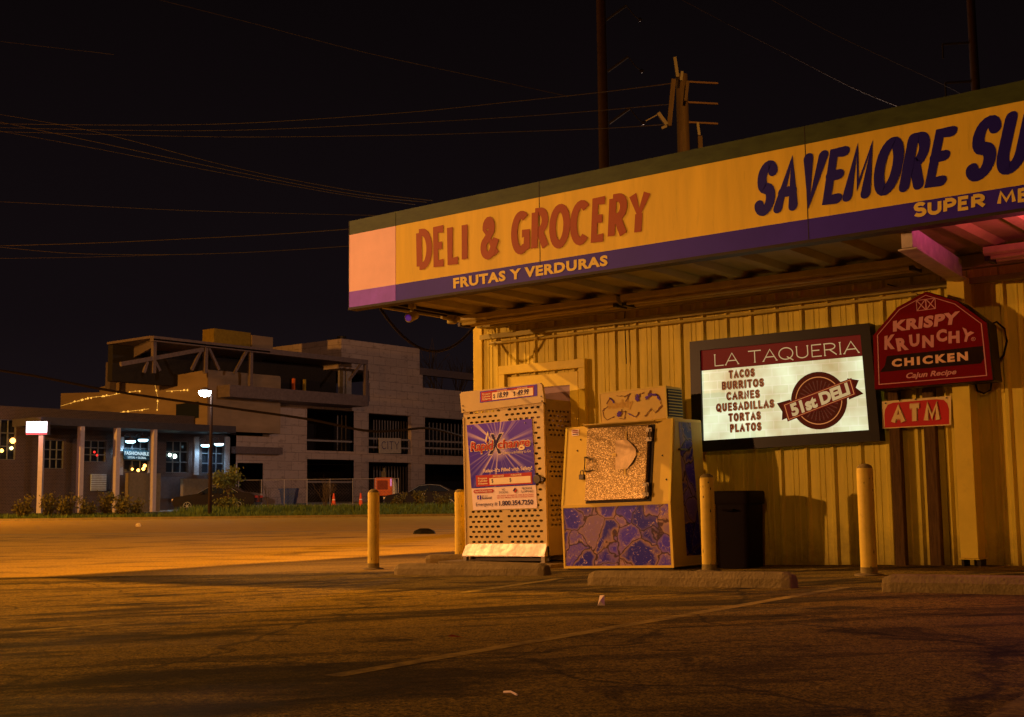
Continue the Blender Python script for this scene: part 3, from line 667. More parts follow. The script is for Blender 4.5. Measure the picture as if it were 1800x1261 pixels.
# wall-mounted cables of the store
b = MB()
def sagline(a, c, sag, n=14): a, c = Vector(a), Vector(c); return [a.lerp(c, i/n)-Vector((0, 0, sag*4*(i/n)*(1-i/n))) for i in range(n+1)]
b.tube(sagline((XL+.15, YF+.35, 3.05), (XL+.20, YW-.25, 3.0), .42), .017, 8); b.build('looped_cable', cable_m, store, True, smooth=True)
for pts_, r_ in ((sagline(wl(1425, 484, YW-.06), wl(1560, 478, YW-.06), .05), .008), (sagline(wl(1560, 500, YW-.06), wl(1640, 500, YW-.06), .04), .008), ([wl(1684, 430, YW-.06), wl(1688, 460, YW-.06), wl(1694, 530, YW-.06)], .010), ([wl(1100, 530, YW-.05), wl(1098, 560, YW-.05), wl(1101, 640, YW-.05)], .006)):
    b = MB(); b.tube(pts_, r_, 6); b.build('wall_cable', cable_m, store, True)

# ------------------------------------------------ fascia sign band
fs_ = thing('fascia_sign', 'long yellow and blue sign band along the canopy edge', 'sign', (XL, YF, ZB))
zs = [4.07, 3.875, 3.21, 3.05]
xs = wl(697, 450, YF).x
z_y = (wl(615, 415, YF).z+wl(1800, 176.5, YF).z)/2; z_b = (wl(615, 514, YF).z+wl(1800, 325, YF).z)/2
ZTt = (wl(615, 391, YF).z+wl(1800, 140, YF).z)/2; ZBb = (wl(615, 539, YF).z+wl(1800, 369, YF).z)/2
x0 = wl(615, 450, YF).x
b = MB(); b.box(x0, XR, YF+.004, YF+.12, ZBb+.002, ZTt-.002); b.build('sign_case', dark_edge, fs_, True)
def band(xa, xb, z0, z1, m, nm, y=YF): bb = MB(); bb.box(xa, xb, y-.012, y+.003, z0, z1); return bb.build(nm, m, fs_, True)
band(xs+.004, XR, z_y, ZTt, fascia_g, 'green_band'); band(xs+.004, XR, z_b, z_y, fascia_y, 'face_panel'); band(xs+.004, XR, ZBb, z_b, fascia_b, 'blue_band')
band(x0, xs-.004, z_y, ZTt, fascia_g, 'green_band'); e_ = band(x0, xs-.004, z_b, z_y, fascia_w, 'end_panel'); e_['label'] = 'end panel with pinkish lamplight in its colour'; band(x0, xs-.004, ZBb, z_b, fascia_bp, 'blue_band')
for i_, xq in enumerate((-7.55, -4.55, -1.55)):
    b = MB(); b.box(xq-.004, xq+.004, YF-.0135, YF-.011, ZBb+.002, ZTt-.002); b.build('panel_seam', dark_edge, fs_, True)
b = MB(); b.box(x0-.006, XR, YF-.02, YF+.125, ZBb-.03, ZBb-.002); b.box(x0-.006, x0-.001, YF-.014, YF+.12, ZBb, ZTt); b.build('edge_trim', dark_edge, fs_, True)
YL = YF-.0125
def fq(tl, tr, br, bl): return Quad(*[wl(p[0], p[1], YL) for p in (tl, tr, br, bl)])
stroke_text(fq((730.3, 404.5), (1145, 330), (1140, 412.8), (731.7, 476)), 'DELI & GROCERY', 0, 0, 1, 1, .225, red_let, fs_, gap=.0, rnd=False)
fq((796.7, 489.3), (1068.3, 448.3), (1068.3, 467.3), (797.3, 507.7)).text('FRUTAS Y VERDURAS', 0, 0, 1, 1, yel_let, fs_, bold=.045, space=1.12)
stroke_text(fq((1605.6, 357), (1812, 328.5), (1812, 353.5), (1605.6, 383.4)), 'SUPER ME', 0, 0, 1, 1, .33, yel_let, fs_, gap=.03, rnd=False)
stroke_text(fq((1328, 287), (1678, 221), (1670, 325), (1329, 382)), 'SAVEMORE', 0, 0, 1, 1, .225, navy_let, fs_, gap=-.01, shear=.14)
stroke_text(fq((1708, 210), (1818, 188), (1810, 299), (1699, 323)), 'SU', 0, 0, 1, 1, .225, navy_let, fs_, gap=-.01, shear=.14)

# ------------------------------------------------ things under the canopy
def strip_light(xa, xb, z, y, label):
    t = thing('strip_light', label, 'strip light', ((xa+xb)/2, y, z), group='unlit strip lights under the canopy')
    b = MB(); b.prism([(xa, y-.13, z+.10), (xa, y+.13, z+.10), (xa, y+.13, z+.04), (xa, y+.05, z), (xa, y-.05, z), (xa, y-.13, z+.04)], (xb-xa, 0, 0)); b.build('housing', light_fix, t, True, bevel=.004)
    for dy in (-.085, .085):
        b = MB(); b.tube([(xa+.06, y+dy, z-.002), (xb-.06, y+dy, z-.002)], .019, 8); b.build('tube', light_fix, t, True)
    for xe in (xa+.03, xb-.03):
        b = MB(); b.box(xe-.02, xe+.02, y-.12, y+.12, z-.03, z+.012); b.build('lamp_holder', steel_dk, t, True)
strip_light(XL+.35, -7.62, 2.96, 11.75, 'dusty unlit strip light above the side door, farthest left under the canopy')
strip_light(-7.56, bx-.16, 2.96, 11.75, 'dusty unlit strip light above the taco menu sign')
strip_light(bx+.5, bx+3.2, 2.96, 11.75, 'unlit strip light in the pink glow right of the canopy beam')
c0 = Vector((XL+.30, YF+.75, 2.98))
t = thing('security_camera', 'small round security camera with a violet lens under the canopy corner', 'camera', (c0.x, c0.y, c0.z+.15))
b = MB(); b.lathe([(.05, .15), (.05, .10), (.02, .095), (.02, .03)], c0, 14); b.build('mount', cream_dull, t, True, smooth=True)
b = MB(); aim = Vector((.25, -1, -.35)).normalized(); b.tube([c0-aim*.10+Vector((0, 0, .02)), c0-aim*.08, c0+aim*.09, c0+aim*.10], [.03, .055, .06, .05], 14); b.build('housing', cream_dull, t, True, smooth=True)
b = MB(); b.tube([c0+aim*.099, c0+aim*.106], .040, 14); b.build('lens', lens_p, t, True)
c1 = Vector((XL+.25, YW-.75, 3.03))
t = thing('junction_box', 'small round junction box with stubby pipes under the canopy end', 'junction box', c1)
b = MB(); b.lathe([(.06, -.05), (.065, -.02), (.065, .05)], c1, 14); b.build('box', cream_dull, t, True, smooth=True)
for d in ((.2, .03, 0), (-.02, .26, 0), (.03, -.24, 0)):
    b = MB(); b.tube([c1, c1+Vector(d)], .022, 8); b.build('pipe', cream_dull, t, True)

# ------------------------------------------------ lit menu sign
YM = YW-.20
mq = Quad(wl(1212, 601, YM), wl(1528, 568, YM), wl(1547, 775, YM), wl(1217, 795, YM))
t = thing('menu_sign', 'black framed backlit taqueria menu sign listing tacos and burritos', 'sign', mq(.5, 1))
fr = .062
for s0, t0, s1, t1 in ((0, 0, 1, fr*1.45), (0, 1-fr*1.55, 1, 1), (0, fr*1.45, fr, 1-fr*1.55), (1-.05, fr*1.45, 1, 1-fr*1.55)):
    mq.patch([(s0, t0), (s1, t0), (s1, t1), (s0, t1)], frame_blk, t, 'frame', .0, True, .15)
mi = Quad(mq(fr, fr*1.45, -.03), mq(.95, fr*1.45, -.03), mq(.95, 1-fr*1.55, -.03), mq(fr, 1-fr*1.55, -.03))
mi.patch([(0, 0), (1, 0), (1, 1), (0, 1)], menu_m, t, 'lit_face', 0)
mi.patch([(0, 0), (1, 0), (1, .225), (0, .225)], menu_red, t, 'header_strip', .004)
stroke_text(mi, 'LA TAQUERIA', .08, .055, .985, .19, .085, menu_lite, t, lift=.007, gap=.06, serif=.06, rnd=False)
for i, (wd, s0, s1) in enumerate((('TACOS', .175, .35), ('BURRITOS', .127, .405), ('CARNES', .155, .375), ('QUESADILLAS', .085, .462), ('TORTAS', .162, .375), ('PLATOS', .17, .375))):
    tt = .246+i*.118
    stroke_text(mi, wd, s0, tt, s1, tt+.097, .42, menu_dark, t, lift=.004, gap=-.05, serif=.045, rnd=True, wl_=.42)
    stroke_text(mi, wd, s0, tt, s1, tt+.097, .32, menu_or, t, lift=.009, gap=-.05, serif=.045, rnd=True, wl_=.42, name='letter_outline')
    stroke_text(mi, wd, s0, tt, s1, tt+.097, .21, menu_mar, t, lift=.014, gap=-.05, serif=.045, rnd=True, wl_=.42, name='letter_face')
# round emblem with ribbon
ec = (.725, .655); ar = (mi.c[1]-mi.c[0]).length/(mi.c[3]-mi.c[0]).length
def ell(r, n=40): return [(ec[0]+r*cos(2*pi*k/n), ec[1]+r*ar*sin(2*pi*k/n)) for k in range(n)]
mi.poly2d([ell(.165)], menu_dark, t, 'emblem_disc', .006)
mi.poly2d([ell(.137), ell(.132)], menu_or, t, 'emblem_ring', .009)
rays = []
for k in range(28):
    a = 2*pi*k/28
    rays.append([(ec[0]+r*cos(a+d), ec[1]+r*ar*sin(a+d)) for r, d in ((.06, -.03), (.115, -.035), (.115, .035), (.06, .03))])
mi.poly2d(rays, menu_mar, t, 'emblem_rays', .008)
for pl_ in ([(.475, .65), (.56, .62), (.56, .80), (.50, .835), (.505, .745)], [(.90, .445), (.965, .475), (.945, .55), (.985, .62), (.90, .67)]): mi.poly2d([pl_], menu_dark, t, 'ribbon_tail', .010)
rb = Quad(mi(.51, .665, .012), mi(.925, .445, .012), mi(.945, .625, .012), mi(.535, .855, .012))
rb.rect(0, 0, 1, 1, menu_red, t, 'ribbon', .0)
rb.poly2d([[(.02, .07), (.98, .07), (.98, .93), (.02, .93)], [(.03, .10), (.97, .10), (.97, .90), (.03, .90)]], menu_or, t, 'ribbon_border', .003)
rb.text('51st DELI', .09, .15, .93, .86, menu_lite, t, 'lettering', .005, bold=.05, space=.98)

# ------------------------------------------------ barn shaped sign
YB = YW-.42
bp_ = [(1536.7, 686.6), (1533.5, 590.2), (1576.3, 540), (1627.7, 512), (1684.4, 529), (1736.9, 567.8), (1747.6, 669.4)]
BP = [wl(x, y, YB) for x, y in bp_]
t = thing('barn_sign', 'glossy red barn shaped chicken sign beside the menu sign', 'sign', wl(1642, 678, YB))
b = MB(); b.prism([p+Vector((0, .006, 0)) for p in BP], (0, .26, 0)); b.build('sign_case', frame_blk, t, True, bevel=.012)
cen = sum(BP, Vector())/len(BP)
def ring(k0, k1, m, nm, lift):
    b = MB(); A = [cen+(p-cen)*k0-Vector((0, lift, 0)) for p in BP]; B = [cen+(p-cen)*k1-Vector((0, lift, 0)) for p in BP]; n = len(A)
    b.add(A+B, [(i, (i+1) % n, n+(i+1) % n, n+i) for i in range(n)]); return b.build(nm, m, t, True)
b = MB(); b.prism([cen+(p-cen)*.985 for p in BP], (0, -.012, 0)); b.build('face', sign_red, t, True, bevel=.006)
ring(.905, .888, sign_pink, 'border_line', .0165)
bq = Quad(*[wl(x, y, YB-.013) for x, y in ((1533, 512), (1738, 500), (1748, 669), (1537, 687))])
def z7(x, y): return (1450+x/4.671, 450+y/4.671)
def bqq(a, b_, c, d): return Quad(*[wl(*z7(*p), YB-.0125) for p in (a, b_, c, d)])
w_ = bqq((748, 365), (908, 345), (912, 435), (755, 455))
w_.poly2d([[(0, 0), (1, 0), (1, 1), (0, 1)], [(.035, .06), (.47, .06), (.47, .94), (.035, .94)], [(.53, .06), (.965, .06), (.965, .94), (.53, .94)]], sign_pink, t, 'hatch_emblem', .004)
b = MB()
for s0, s1 in ((.03, .48), (.52, .97)):
    for i, (a, c) in enumerate((((s0, .03), (s1, .97)), ((s0, .97), (s1, .03)))):
        d = Vector((c[0]-a[0], c[1]-a[1])); n = Vector((-d.y, d.x)).normalized()*.028
        b.add([w_(a[0]+n.x, a[1]+n.y, .004+.0008*(i+1)), w_(c[0]+n.x, c[1]+n.y, .004+.0008*(i+1)), w_(c[0]-n.x, c[1]-n.y, .004+.0008*(i+1)), w_(a[0]-n.x, a[1]-n.y, .004+.0008*(i+1))], [(0, 1, 2, 3)])
b.build('hatch_cross', sign_pink, t, True)
bqq((560, 535), (1112, 452), (1092, 560), (560, 625)).text('KRISPY', 0, 0, 1, 1, sign_pink, t, bold=.055, space=1.12)
kr = [('K', (490, 660, 585, 640, 575, 765, 490, 772)), ('R', (580, 680, 672, 665, 690, 770, 600, 785)), ('U', (690, 650, 778, 640, 778, 740, 700, 752)), ('N', (800, 655, 895, 650, 895, 750, 800, 757)),
      ('C', (912, 610, 1000, 598, 1005, 700, 920, 712)), ('H', (1015, 622, 1105, 615, 1108, 715, 1015, 720)), ('Y', (1130, 588, 1228, 632, 1195, 712, 1115, 700))]
for ch, q in kr: bqq(q[0:2], q[2:4], q[4:6], q[6:8]).text(ch, 0, 0, 1, 1, sign_pink, t, bold=.055)
bqq((1200, 670), (1238, 665), (1238, 697), (1202, 702)).poly2d([[(.5+.5*cos(a/8*pi), .5+.5*sin(a/8*pi)) for a in range(16)], [(.5+.4*cos(a/8*pi), .5+.4*sin(a/8*pi)) for a in range(16)]], sign_pink, t, 'mark_ring', .004)
bqq((1210, 675), (1228, 673), (1228, 692), (1212, 694)).text('R', 0, 0, 1, 1, sign_pink, t, lift=.004)
bd = bqq((452, 830), (1315, 738), (1322, 880), (452, 955))
bd.poly2d([[(.07, 0), (1, 0), (.975, .28), (1, .58), (.955, 1.0), (0, 1), (.05, .6)]], sign_band, t, 'black_band', .003)
bqq((550, 850), (1175, 785), (1178, 860), (552, 915)).text('CHICKEN', 0, 0, 1, 1, sign_cream, t, bold=.055, space=1.35, lift=.006)
bqq((668, 962), (1082, 928), (1080, 985), (668, 1022)).text('Cajun Recipe', 0, 0, 1, 1, sign_pink, t, bold=.03, shear=.22)
b = MB(); rr = cen
c_ = wl(1742, 610, YW-.1)
b.tube([wl(1738, 572, YW-.18), wl(1752, 566, YW-.15), wl(1766, 578, YW-.12), wl(1770, 600, YW-.12), wl(1764, 625, YW-.12), wl(1752, 640, YW-.15)], .011, 7)
b.tube([wl(1715, 676, YW-.12), wl(1718, 687, YW-.12), wl(1729, 692, YW-.12), wl(1741, 686, YW-.12), wl(1743, 672, YW-.12)], .010, 7)
b.build('power_cord', cable_m, t, True, smooth=True)
b = MB(); b.box(BP[0].x+.2, BP[0].x+.28, YB+.26, YW-.03, BP[0].z+.3, BP[0].z+.38); b.box(BP[6].x-.25, BP[6].x-.17, YB+.26, YW-.03, BP[0].z+.3, BP[0].z+.38); b.build('bracket', steel_dk, t, True)

# ------------------------------------------------ wooden posts and cash sign
def wpost(xa, xb, zt, label):
    p0 = wl(xa, 985, YW-.05); p1 = wl(xb, 985, YW-.05); zb = gz(p0.x, YW-.1)-.02
    b = MB(); b.box(p0.x, p1.x, YW-.135, YW-.04, zb, zt); o = b.build('wooden_post', wood_m, bevel=.006)
    tag(o, label, 'post', 'timber posts against the wall'); return o
wpost(1579, 1597, 1.98, 'weathered timber post standing under the left side of the red cash sign')
wpost(1640, 1660, 1.98, 'weathered timber post standing under the right side of the red cash sign')
aq = Quad(*[wl(x, y, YW-.15) for x, y in ((1550, 706), (1671.5, 696), (1671.5, 747.5), (1551, 754))])
t = thing('cash_sign', 'small red and cream cash machine sign fixed across the timber posts', 'sign', aq(.5, 1))
aq.rect(0, 0, 1, 1, atm_white, t, 'panel', 0, True, .01)
aq.poly2d([[(.04, .965), (.035, .5), (.05, .3), (.09, .14), (.17, .08), (.80, .08), (.90, .12), (.95, .25), (.975, .45), (.975, .965)]], atm_red, t, 'red_field', .003)
for k, (w_k, m_k, nm) in enumerate(((.40, atm_white, 'letter_outline'), (.345, atm_red, 'letter_line'), (.29, atm_white, 'lettering'))):
    stroke_text(aq, 'ATM', .13, .15, .87, .90, w_k, m_k, t, lift=.006+.005*k, gap=.05, rnd=False, name=nm, wl_=.40)
for s, q in ((.06, .08), (.94, .06), (.5, .02), (.27, .03)):
    b = MB(); c = aq(s, q, .004); b.tube([c, c+Vector((0, -.008, 0))], .008, 8); b.build('screw', steel_dk, t, True)

# ================================================================== GAS CYLINDER CAGE on its concrete pad
b = MB(); b.box(-10.3, -8.55, 11.55, YW-.04, gz(-10.3, 12)-.05, -.005); o = b.build('concrete_slab', pad_m, bevel=.012); tag(o, 'low concrete slab carrying the gas cylinder cage', 'slab')
CL = axis(828, 985, 1, 11.8); CR_ = axis(960, 986, 1, 11.8)
tilt = atan2(CR_.z-CL.z, CR_.x-CL.x)
cage = thing('gas_cage', 'tall perforated white gas cylinder cage with a purple banner', 'cage', CL, 0, -tilt)
MC = MW['gas_cage']
def cp(x, y, d=0): return px_local(MC, x, y, (0, d, 0), (0, 1, 0))          # pixel -> local point on the cage front
fTL, fTR, fBR, fBL = cp(806, 723), cp(957, 703), cp(962, 953), cp(822, 953)
wL, wR = fBL.x, fBR.x; CD = .58
zbot, ztop = (fBL.z+fBR.z)/2, fTR.z
# door sheet with real slots
xa, xb = -.075, cp(959, 850).x; za, zt = .17, ztop-.03
def slot(cx, cz, w=.056, h=.026):
    r = h/2; return [(cx+w/2-r+r*cos(radians(a)), cz+r*sin(radians(a))) for a in (-90, -45, 0, 45, 90)]+[(cx-w/2+r+r*cos(radians(a)), cz+r*sin(radians(a))) for a in (90, 135, 180, 225, 270)]
bq_ = [cp(820.3, 747.6), cp(934.7, 736.3), cp(944, 893), cp(831.6, 897)]
bx0, bx1, bz0, bz1 = min(p.x for p in bq_), max(p.x for p in bq_), min(p.z for p in bq_), max(p.z for p in bq_)
slots = []; r = 0; z = za+.055
while z < zt-.05:
    off = .0 if r % 2 else .045
    for k in range(14):
        x = xa+.085+off+k*.088
        if x > xb-.07: continue
        if abs(k-6.3+(.5 if r % 2 else 0)) < .6 and not (bz0 < z < bz1): continue
        if bx0+.01 < x < bx1-.01 and bz0+.02 < z < bz1-.02: continue
        slots.append(slot(x, z))
    z += .062; r += 1
vs, fs = fill2d([[(xa, za), (xb, za), (xb, zt+.03), (xa, zt+.03)]]+slots)
b = MB(); b.add([(v.x, .0, v.y) for v in vs], fs); sheet_ = b.build('door', white_cage, cage)
md = sheet_.modifiers.new('thickness', 'SOLIDIFY'); md.thickness = .004; md.offset = 0
b = MB(); b.box(xa-.006, xa+.012, -.012, .03, za, zt-.10); b.build('door_edge', white_cage, sheet_); b = MB(); b.box(xb-.012, xb+.008, -.012, .03, za, zt-.02); b.build('door_edge', white_cage, sheet_)
# right side sheet with slots
sl = []
for r, z in enumerate([.42+.058*i for i in range(7)]+[1.0+.058*i for i in range(6)]+[1.50+.058*i for i in range(6)]):
    for k in range(6):
        y = .09+k*.078+(.03 if r % 2 else 0)
        if y < CD-.07: sl.append(slot(y, z, .05, .024))
vs, fs = fill2d([[(.02, .06), (CD, .06), (CD, ztop-.0), (.02, ztop-.0)]]+sl)
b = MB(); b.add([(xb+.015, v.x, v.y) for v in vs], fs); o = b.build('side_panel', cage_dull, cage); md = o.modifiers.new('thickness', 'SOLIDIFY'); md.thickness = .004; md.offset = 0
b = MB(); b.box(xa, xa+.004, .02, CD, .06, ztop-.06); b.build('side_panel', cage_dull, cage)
b = MB(); b.box(xa, xb, CD-.006, CD, .06, ztop-.06); b.build('back_panel', black_m, cage)
b = MB(); b.box(xa, xb+.018, .02, CD, ztop-.001, ztop+.012); b.build('roof_sheet', cage_dull, cage)
b = MB(); b.box(xa+.01, xb-.01, .05, CD-.02, .10, .13); b.box(xa+.01, xb-.01, .05, CD-.02, 1.06, 1.08); b.build('shelf', steel_dk, cage)
cyl = mat('cylinder_paint', (.40, .36, .28), .4)
for zz in (.13, 1.08):
    for k in range(3):
        b = MB(); b.lathe([(.12, .0), (.155, .05), (.155, .28), (.12, .36), (.05, .40), (.05, .44), (.10, .44), (.10, .50)], (xa+.22+k*.36, .30, zz), 16); b.build('gas_cylinder', cyl, cage, smooth=True)
# flared skirt, feet and sill
s0, s1, s2, s3 = cp(845, 951), cp(940, 951), cp(962, 975), cp(818, 975)
b = MB(); b.add([(xa+.005, -.004, .20), (xb-.005, -.004, .20), (xb-.005, -.058, .066), (xa-.02, -.058, .066), (xb-.005, -.058, .052), (xa-.02, -.058, .052), (xa+.005, .02, .052), (xb-.005, .02, .052)],
      [(0, 1, 2, 3), (3, 2, 4, 5), (0, 3, 5, 6), (1, 7, 4, 2)]); b.build('skirt', skirt_m, cage)
for x in (xa+.0, xb-.05):
    b = MB(); b.box(x, x+.05, -.06, -.01, -.02, .05); b.box(x-.01, x+.06, -.07, 0, -.025, -.012); b.build('foot', steel_m, cage)
b = MB(); b.box(xa+.05, xb-.05, -.045, -.035, .0, .012); b.box(xa+.02, xb-.02, .05, .07, -.02, .06); b.build('sill', steel_dk, cage)
# header board with price strip
h = [cp(808, 690, -.02), cp(953, 673, -.02), cp(957, 703, -.02), cp(811, 722, -.02)]
hz0 = min(h[2].z, h[3].z)-.02
b = MB(); b.prism([(h[0].x+.03, -.02, h[0].z), (h[1].x-.03, -.02, h[1].z), (h[1].x, -.02, h[1].z-.03), (h[2].x, -.02, h[2].z-.03), (h[3].x, -.02, h[3].z-.03), (h[0].x, -.02, h[0].z-.03)], (0, .035, 0)); b.build('header_board', white_cage, cage, bevel=.004)
def z6(x, y): return (810+x/4.85, 660+y/4.85)
def CQ(pts, d): return Quad(*[cp(*z6(*p), d) for p in pts])
hq = CQ(((75, 150), (650, 76), (652, 176), (75, 245)), -.022)
hq.rect(.16, 0, 1, 1, ban_purple, cage, 'price_strip', .001, False)
hq.rect(.175, .08, .955, .93, ban_red, cage, 'red_field', .003, False)
hq.rect(.345, .24, .945, .90, ban_cream, cage, 'price_window', .005, False)
hq.text('Propane\nCylinder\nXchange', .195, .20, .325, .86, ban_cream, cage, 'lettering', .005, False, bold=.02, lines=.95)
hq.text('EXCHANGE', .42, .095, .565, .2, ban_cream, cage, 'lettering', .005, False, bold=.02)
hq.text('PURCHASE', .72, .095, .865, .2, ban_cream, cage, 'lettering', .005, False, bold=.02)
for bd_, s0, s1, q0, q1 in (('$', .365, .388, .38, .80), ('18.99', .425, .585, .30, .78), ('$', .665, .688, .38, .80), ('49.99', .722, .885, .30, .78)):
    hq.text(bd_, s0, q0, s1, q1, ink, cage, 'price', .008, False, bold=.02 if len(bd_) > 1 else 0, shear=.18 if len(bd_) > 1 else 0)
for (x, y) in ((18, 260), (22, 297), (687, 180), (692, 220)):
    p = cp(*z6(x, y), -.022); b = MB(); b.tube([p, p+Vector((0, -.008, 0))], .009, 8); b.build('bolt', steel_dk, cage)
# banner
BQ = CQ(((50, 425), (605, 370), (650, 1130), (105, 1150)), -.012)
BW = (BQ.c[1]-BQ.c[0]).length
ctr = BQ(.47, .27)
sun_m = sunburst((ctr.x, 0, ctr.z), BW)
b = MB(); b.prism([BQ(a, c, -.002) for a, c in ((0, 0), (1, 0), (1, 1), (0, 1))], (0, .006, 0)); banner = b.build('banner', ban_white, cage); banner['label'] = 'purple and white banner with gas exchange lettering'
def bt(body, s0, t0, s1, t1, m, lift=.004, **k): return BQ.text(body, s0, t0, s1, t1, m, cage, 'lettering', lift, False, **k)
BQ.rect(0, 0, 1, .745, sun_m, cage, 'banner_print', .001, False)
bt('X', .30, .125, .57, .375, ban_white, .003, bold=.055, shear=.25); bt('X', .32, .135, .55, .365, ink, .005, bold=.03, shear=.25)
bt('Rapid', .03, .200, .415, .355, ban_cream, .006, bold=.05, shear=.15); bt('Rapid', .04, .208, .405, .347, ban_red, .009, bold=.022, shear=.15)
bt('change', .455, .200, .965, .345, ban_cream, .006, bold=.05, shear=.15); bt('change', .465, .208, .955, .337, ban_red, .009, bold=.022, shear=.15)
BQ.poly2d([[(.275, .225), (.285, .17), (.33, .09), (.335, .15), (.365, .185), (.35, .225)]], ban_cream, cage, 'flame_mark', .004, False)
BQ.poly2d([[(.298, .222), (.305, .185), (.328, .14), (.332, .175), (.345, .195), (.335, .222)]], ban_purple, cage, 'flame_core', .006, False)
bt('Quality and Safety to Go', .53, .345, .96, .385, ban_cream, .004)
bt('Relax\u2013It\u2019s Filled with Safety!', .215, .53, .965, .585, ban_white, .004, bold=.02)
BQ.rect(.085, .600, .955, .730, ban_red, cage, 'red_field', .004, False)
BQ.rect(.30, .640, .935, .715, ban_cream, cage, 'price_window', .006, False)
bt('Propane\nCylinder\nXchange', .115, .625, .27, .715, ban_cream, .006, bold=.02, lines=.95)
bt('EXCHANGE', .36, .610, .53, .630, ban_cream, .006, bold=.02); bt('PURCHASE', .64, .610, .80, .630, ban_cream, .006, bold=.02)
bt('$', .335, .650, .36, .700, ink, .009); bt('$', .615, .650, .64, .700, ink, .009)
BQ.poly2d([[(.05, .765), (.33, .765), (.35, .775), (.355, .785), (.35, .795), (.33, .805), (.05, .805), (.035, .795), (.03, .785), (.035, .775)]], ban_red, cage, 'web_pill', .003, False)
bt('RapidXchange.com', .055, .772, .33, .800, ban_white, .006, bold=.015)
bt('NO\nSMOKING', .435, .765, .575, .822, ink, .003, lines=.95); bt('PROPANE\nFLAMMABLE', .775, .765, .965, .825, ink, .003, lines=.95)
BQ.poly2d([[(.685, .762), (.72, .793), (.685, .825), (.65, .793)]], ink, cage, 'hazard_diamond', .003, False); BQ.poly2d([[(.702, .778), (.72, .793), (.685, .825), (.668, .81)]], ban_red, cage, 'hazard_fill', .006, False)
BQ.rect(.085, .832, .145, .88, ban_purple, cage, 'social_square', .003, False); bt('f', .108, .838, .135, .88, ban_white, .006, bold=.03)
bt('Like us on', .16, .832, .25, .847, ink, .003); bt('facebook!', .16, .85, .315, .878, ink, .003, bold=.02)
bt('DO NOT STORE IN THE BUILDING', .40, .840, .96, .855, ban_red, .003, bold=.01)
bt('DO NOT SMOKE OR USE CYLINDERS INSIDE', .40, .862, .96, .877, ban_red, .003, bold=.01)
bt('Emergency #:', .055, .915, .40, .968, ink, .003); bt('1.800.354.7250', .425, .905, .95, .962, ink, .003, bold=.025)
for s_, q_ in ((.08, .04), (.90, .04)):
    p = BQ(s_, q_, .002); b = MB(); b.tube([p, p+Vector((0, -.006, 0))], .008, 8); b.build('bolt', steel_m, cage)
p = cp(*z6(665, 885), -.03)
b = MB(); b.tube([p+Vector((-.012, .02, 0)), p+Vector((-.012, -.03, 0))], .055, 18); b.tube([p+Vector((.06, .03, -.005)), p+Vector((.06, -.02, -.005))], .03, 14); b.build('latch', steel_dk, cage, bevel=.006)

# ================================================================== ICE FREEZER
A_ = axis(992, 1004, 1, 11.3); B_ = axis(1185.5, 1003, 1, 11.3)
WF = (B_-A_).length; tf = atan2(B_.z-A_.z, B_.x-A_.x)
fz = thing('ice_freezer', 'slant fronted cream ice freezer with a purple ice picture', 'freezer', A_, 0, -tf)
MF = MW['ice_freezer']
def fp(x, y, p0=(0, 0, 0), n=(0, 1, 0)): return px_local(MF, x, y, p0, n)
zk = (fp(989, 886).z+fp(1181, 883).z)/2
DS, DF = .15, .75
# top height: where the slanted face ends
SN = None; zt_ = 1.55
for _ in range(20):
    a = px_local(MF, 1095, 743, (0, DS, 0), (0, 1, 0)); zt_ = a.z
SN = Vector((0, -(zt_-zk), DS)).normalized()           # outward normal of the slanted front
def sp(x, y, lift=0): return px_local(MF, x, y, Vector((0, 0, zk))+SN*lift, SN)
b = MB(); b.prism([(0, 0, .03), (0, 0, zk), (0, DS, zt_), (0, DF, zt_), (0, DF, .03)], (WF, 0, 0)); b.build('cabinet', frz_m, fz, bevel=.012)
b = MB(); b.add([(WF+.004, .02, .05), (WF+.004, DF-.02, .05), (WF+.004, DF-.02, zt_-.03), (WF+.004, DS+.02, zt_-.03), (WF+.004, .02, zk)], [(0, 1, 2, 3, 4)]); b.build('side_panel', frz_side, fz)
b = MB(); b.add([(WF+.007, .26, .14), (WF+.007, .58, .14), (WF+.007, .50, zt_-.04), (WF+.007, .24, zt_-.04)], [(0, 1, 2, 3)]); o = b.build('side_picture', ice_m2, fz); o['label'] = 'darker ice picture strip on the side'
b = MB(); b.box(.03, WF-.03, .03, DF-.03, -.02, .03); b.build('plinth', dark_edge, fz)
Q4 = [fp(x, y) for x, y in ((990.5, 892), (1176.5, 885), (1184, 999), (993, 999.5))]
z0i, z1i = .055, zk-.035
b = MB(); b.box(.028, WF-.035, -.003, .001, z0i, z1i); b.build('ice_picture', ice_m, fz)
b = MB()
for x0, x1, z0, z1 in ((0, WF, zk-.03, zk+.0), (0, WF, .028, .05), (0, .024, .05, zk-.03), (WF-.03, WF, .05, zk-.03)): b.box(x0, x1, -.008, .001, z0, z1)
b.build('trim', frz_m, fz)
b = MB()
for xe in (.0, WF-.028):
    o1 = Vector((xe, 0, zk)); o2 = Vector((xe, DS, zt_)); b.add([o1-SN*-.007, o1+Vector((.028, 0, 0))+SN*.007, o2+Vector((.028, 0, 0))+SN*.007, o2+SN*.007], [(0, 1, 2, 3)])
b.build('corner_strip', cream_trim, fz)
DQ = Quad(*[sp(x, y, .055) for x, y in ((1031.7, 753), (1140, 747), (1133.5, 877), (1027.5, 881))])
b = MB(); b.prism([DQ(a, c) for a, c in ((0, 0), (1, 0), (1, 1), (0, 1))], SN*-.05); fdoor = b.build('door', door_m, fz, bevel=.006)
b = MB(); b.prism([DQ(a, c, -.045) for a, c in ((-.02, -.02), (1.06, -.02), (1.06, 1.025), (-.02, 1.025))], SN*-.02); b.build('door_gasket', dark_edge, fz)
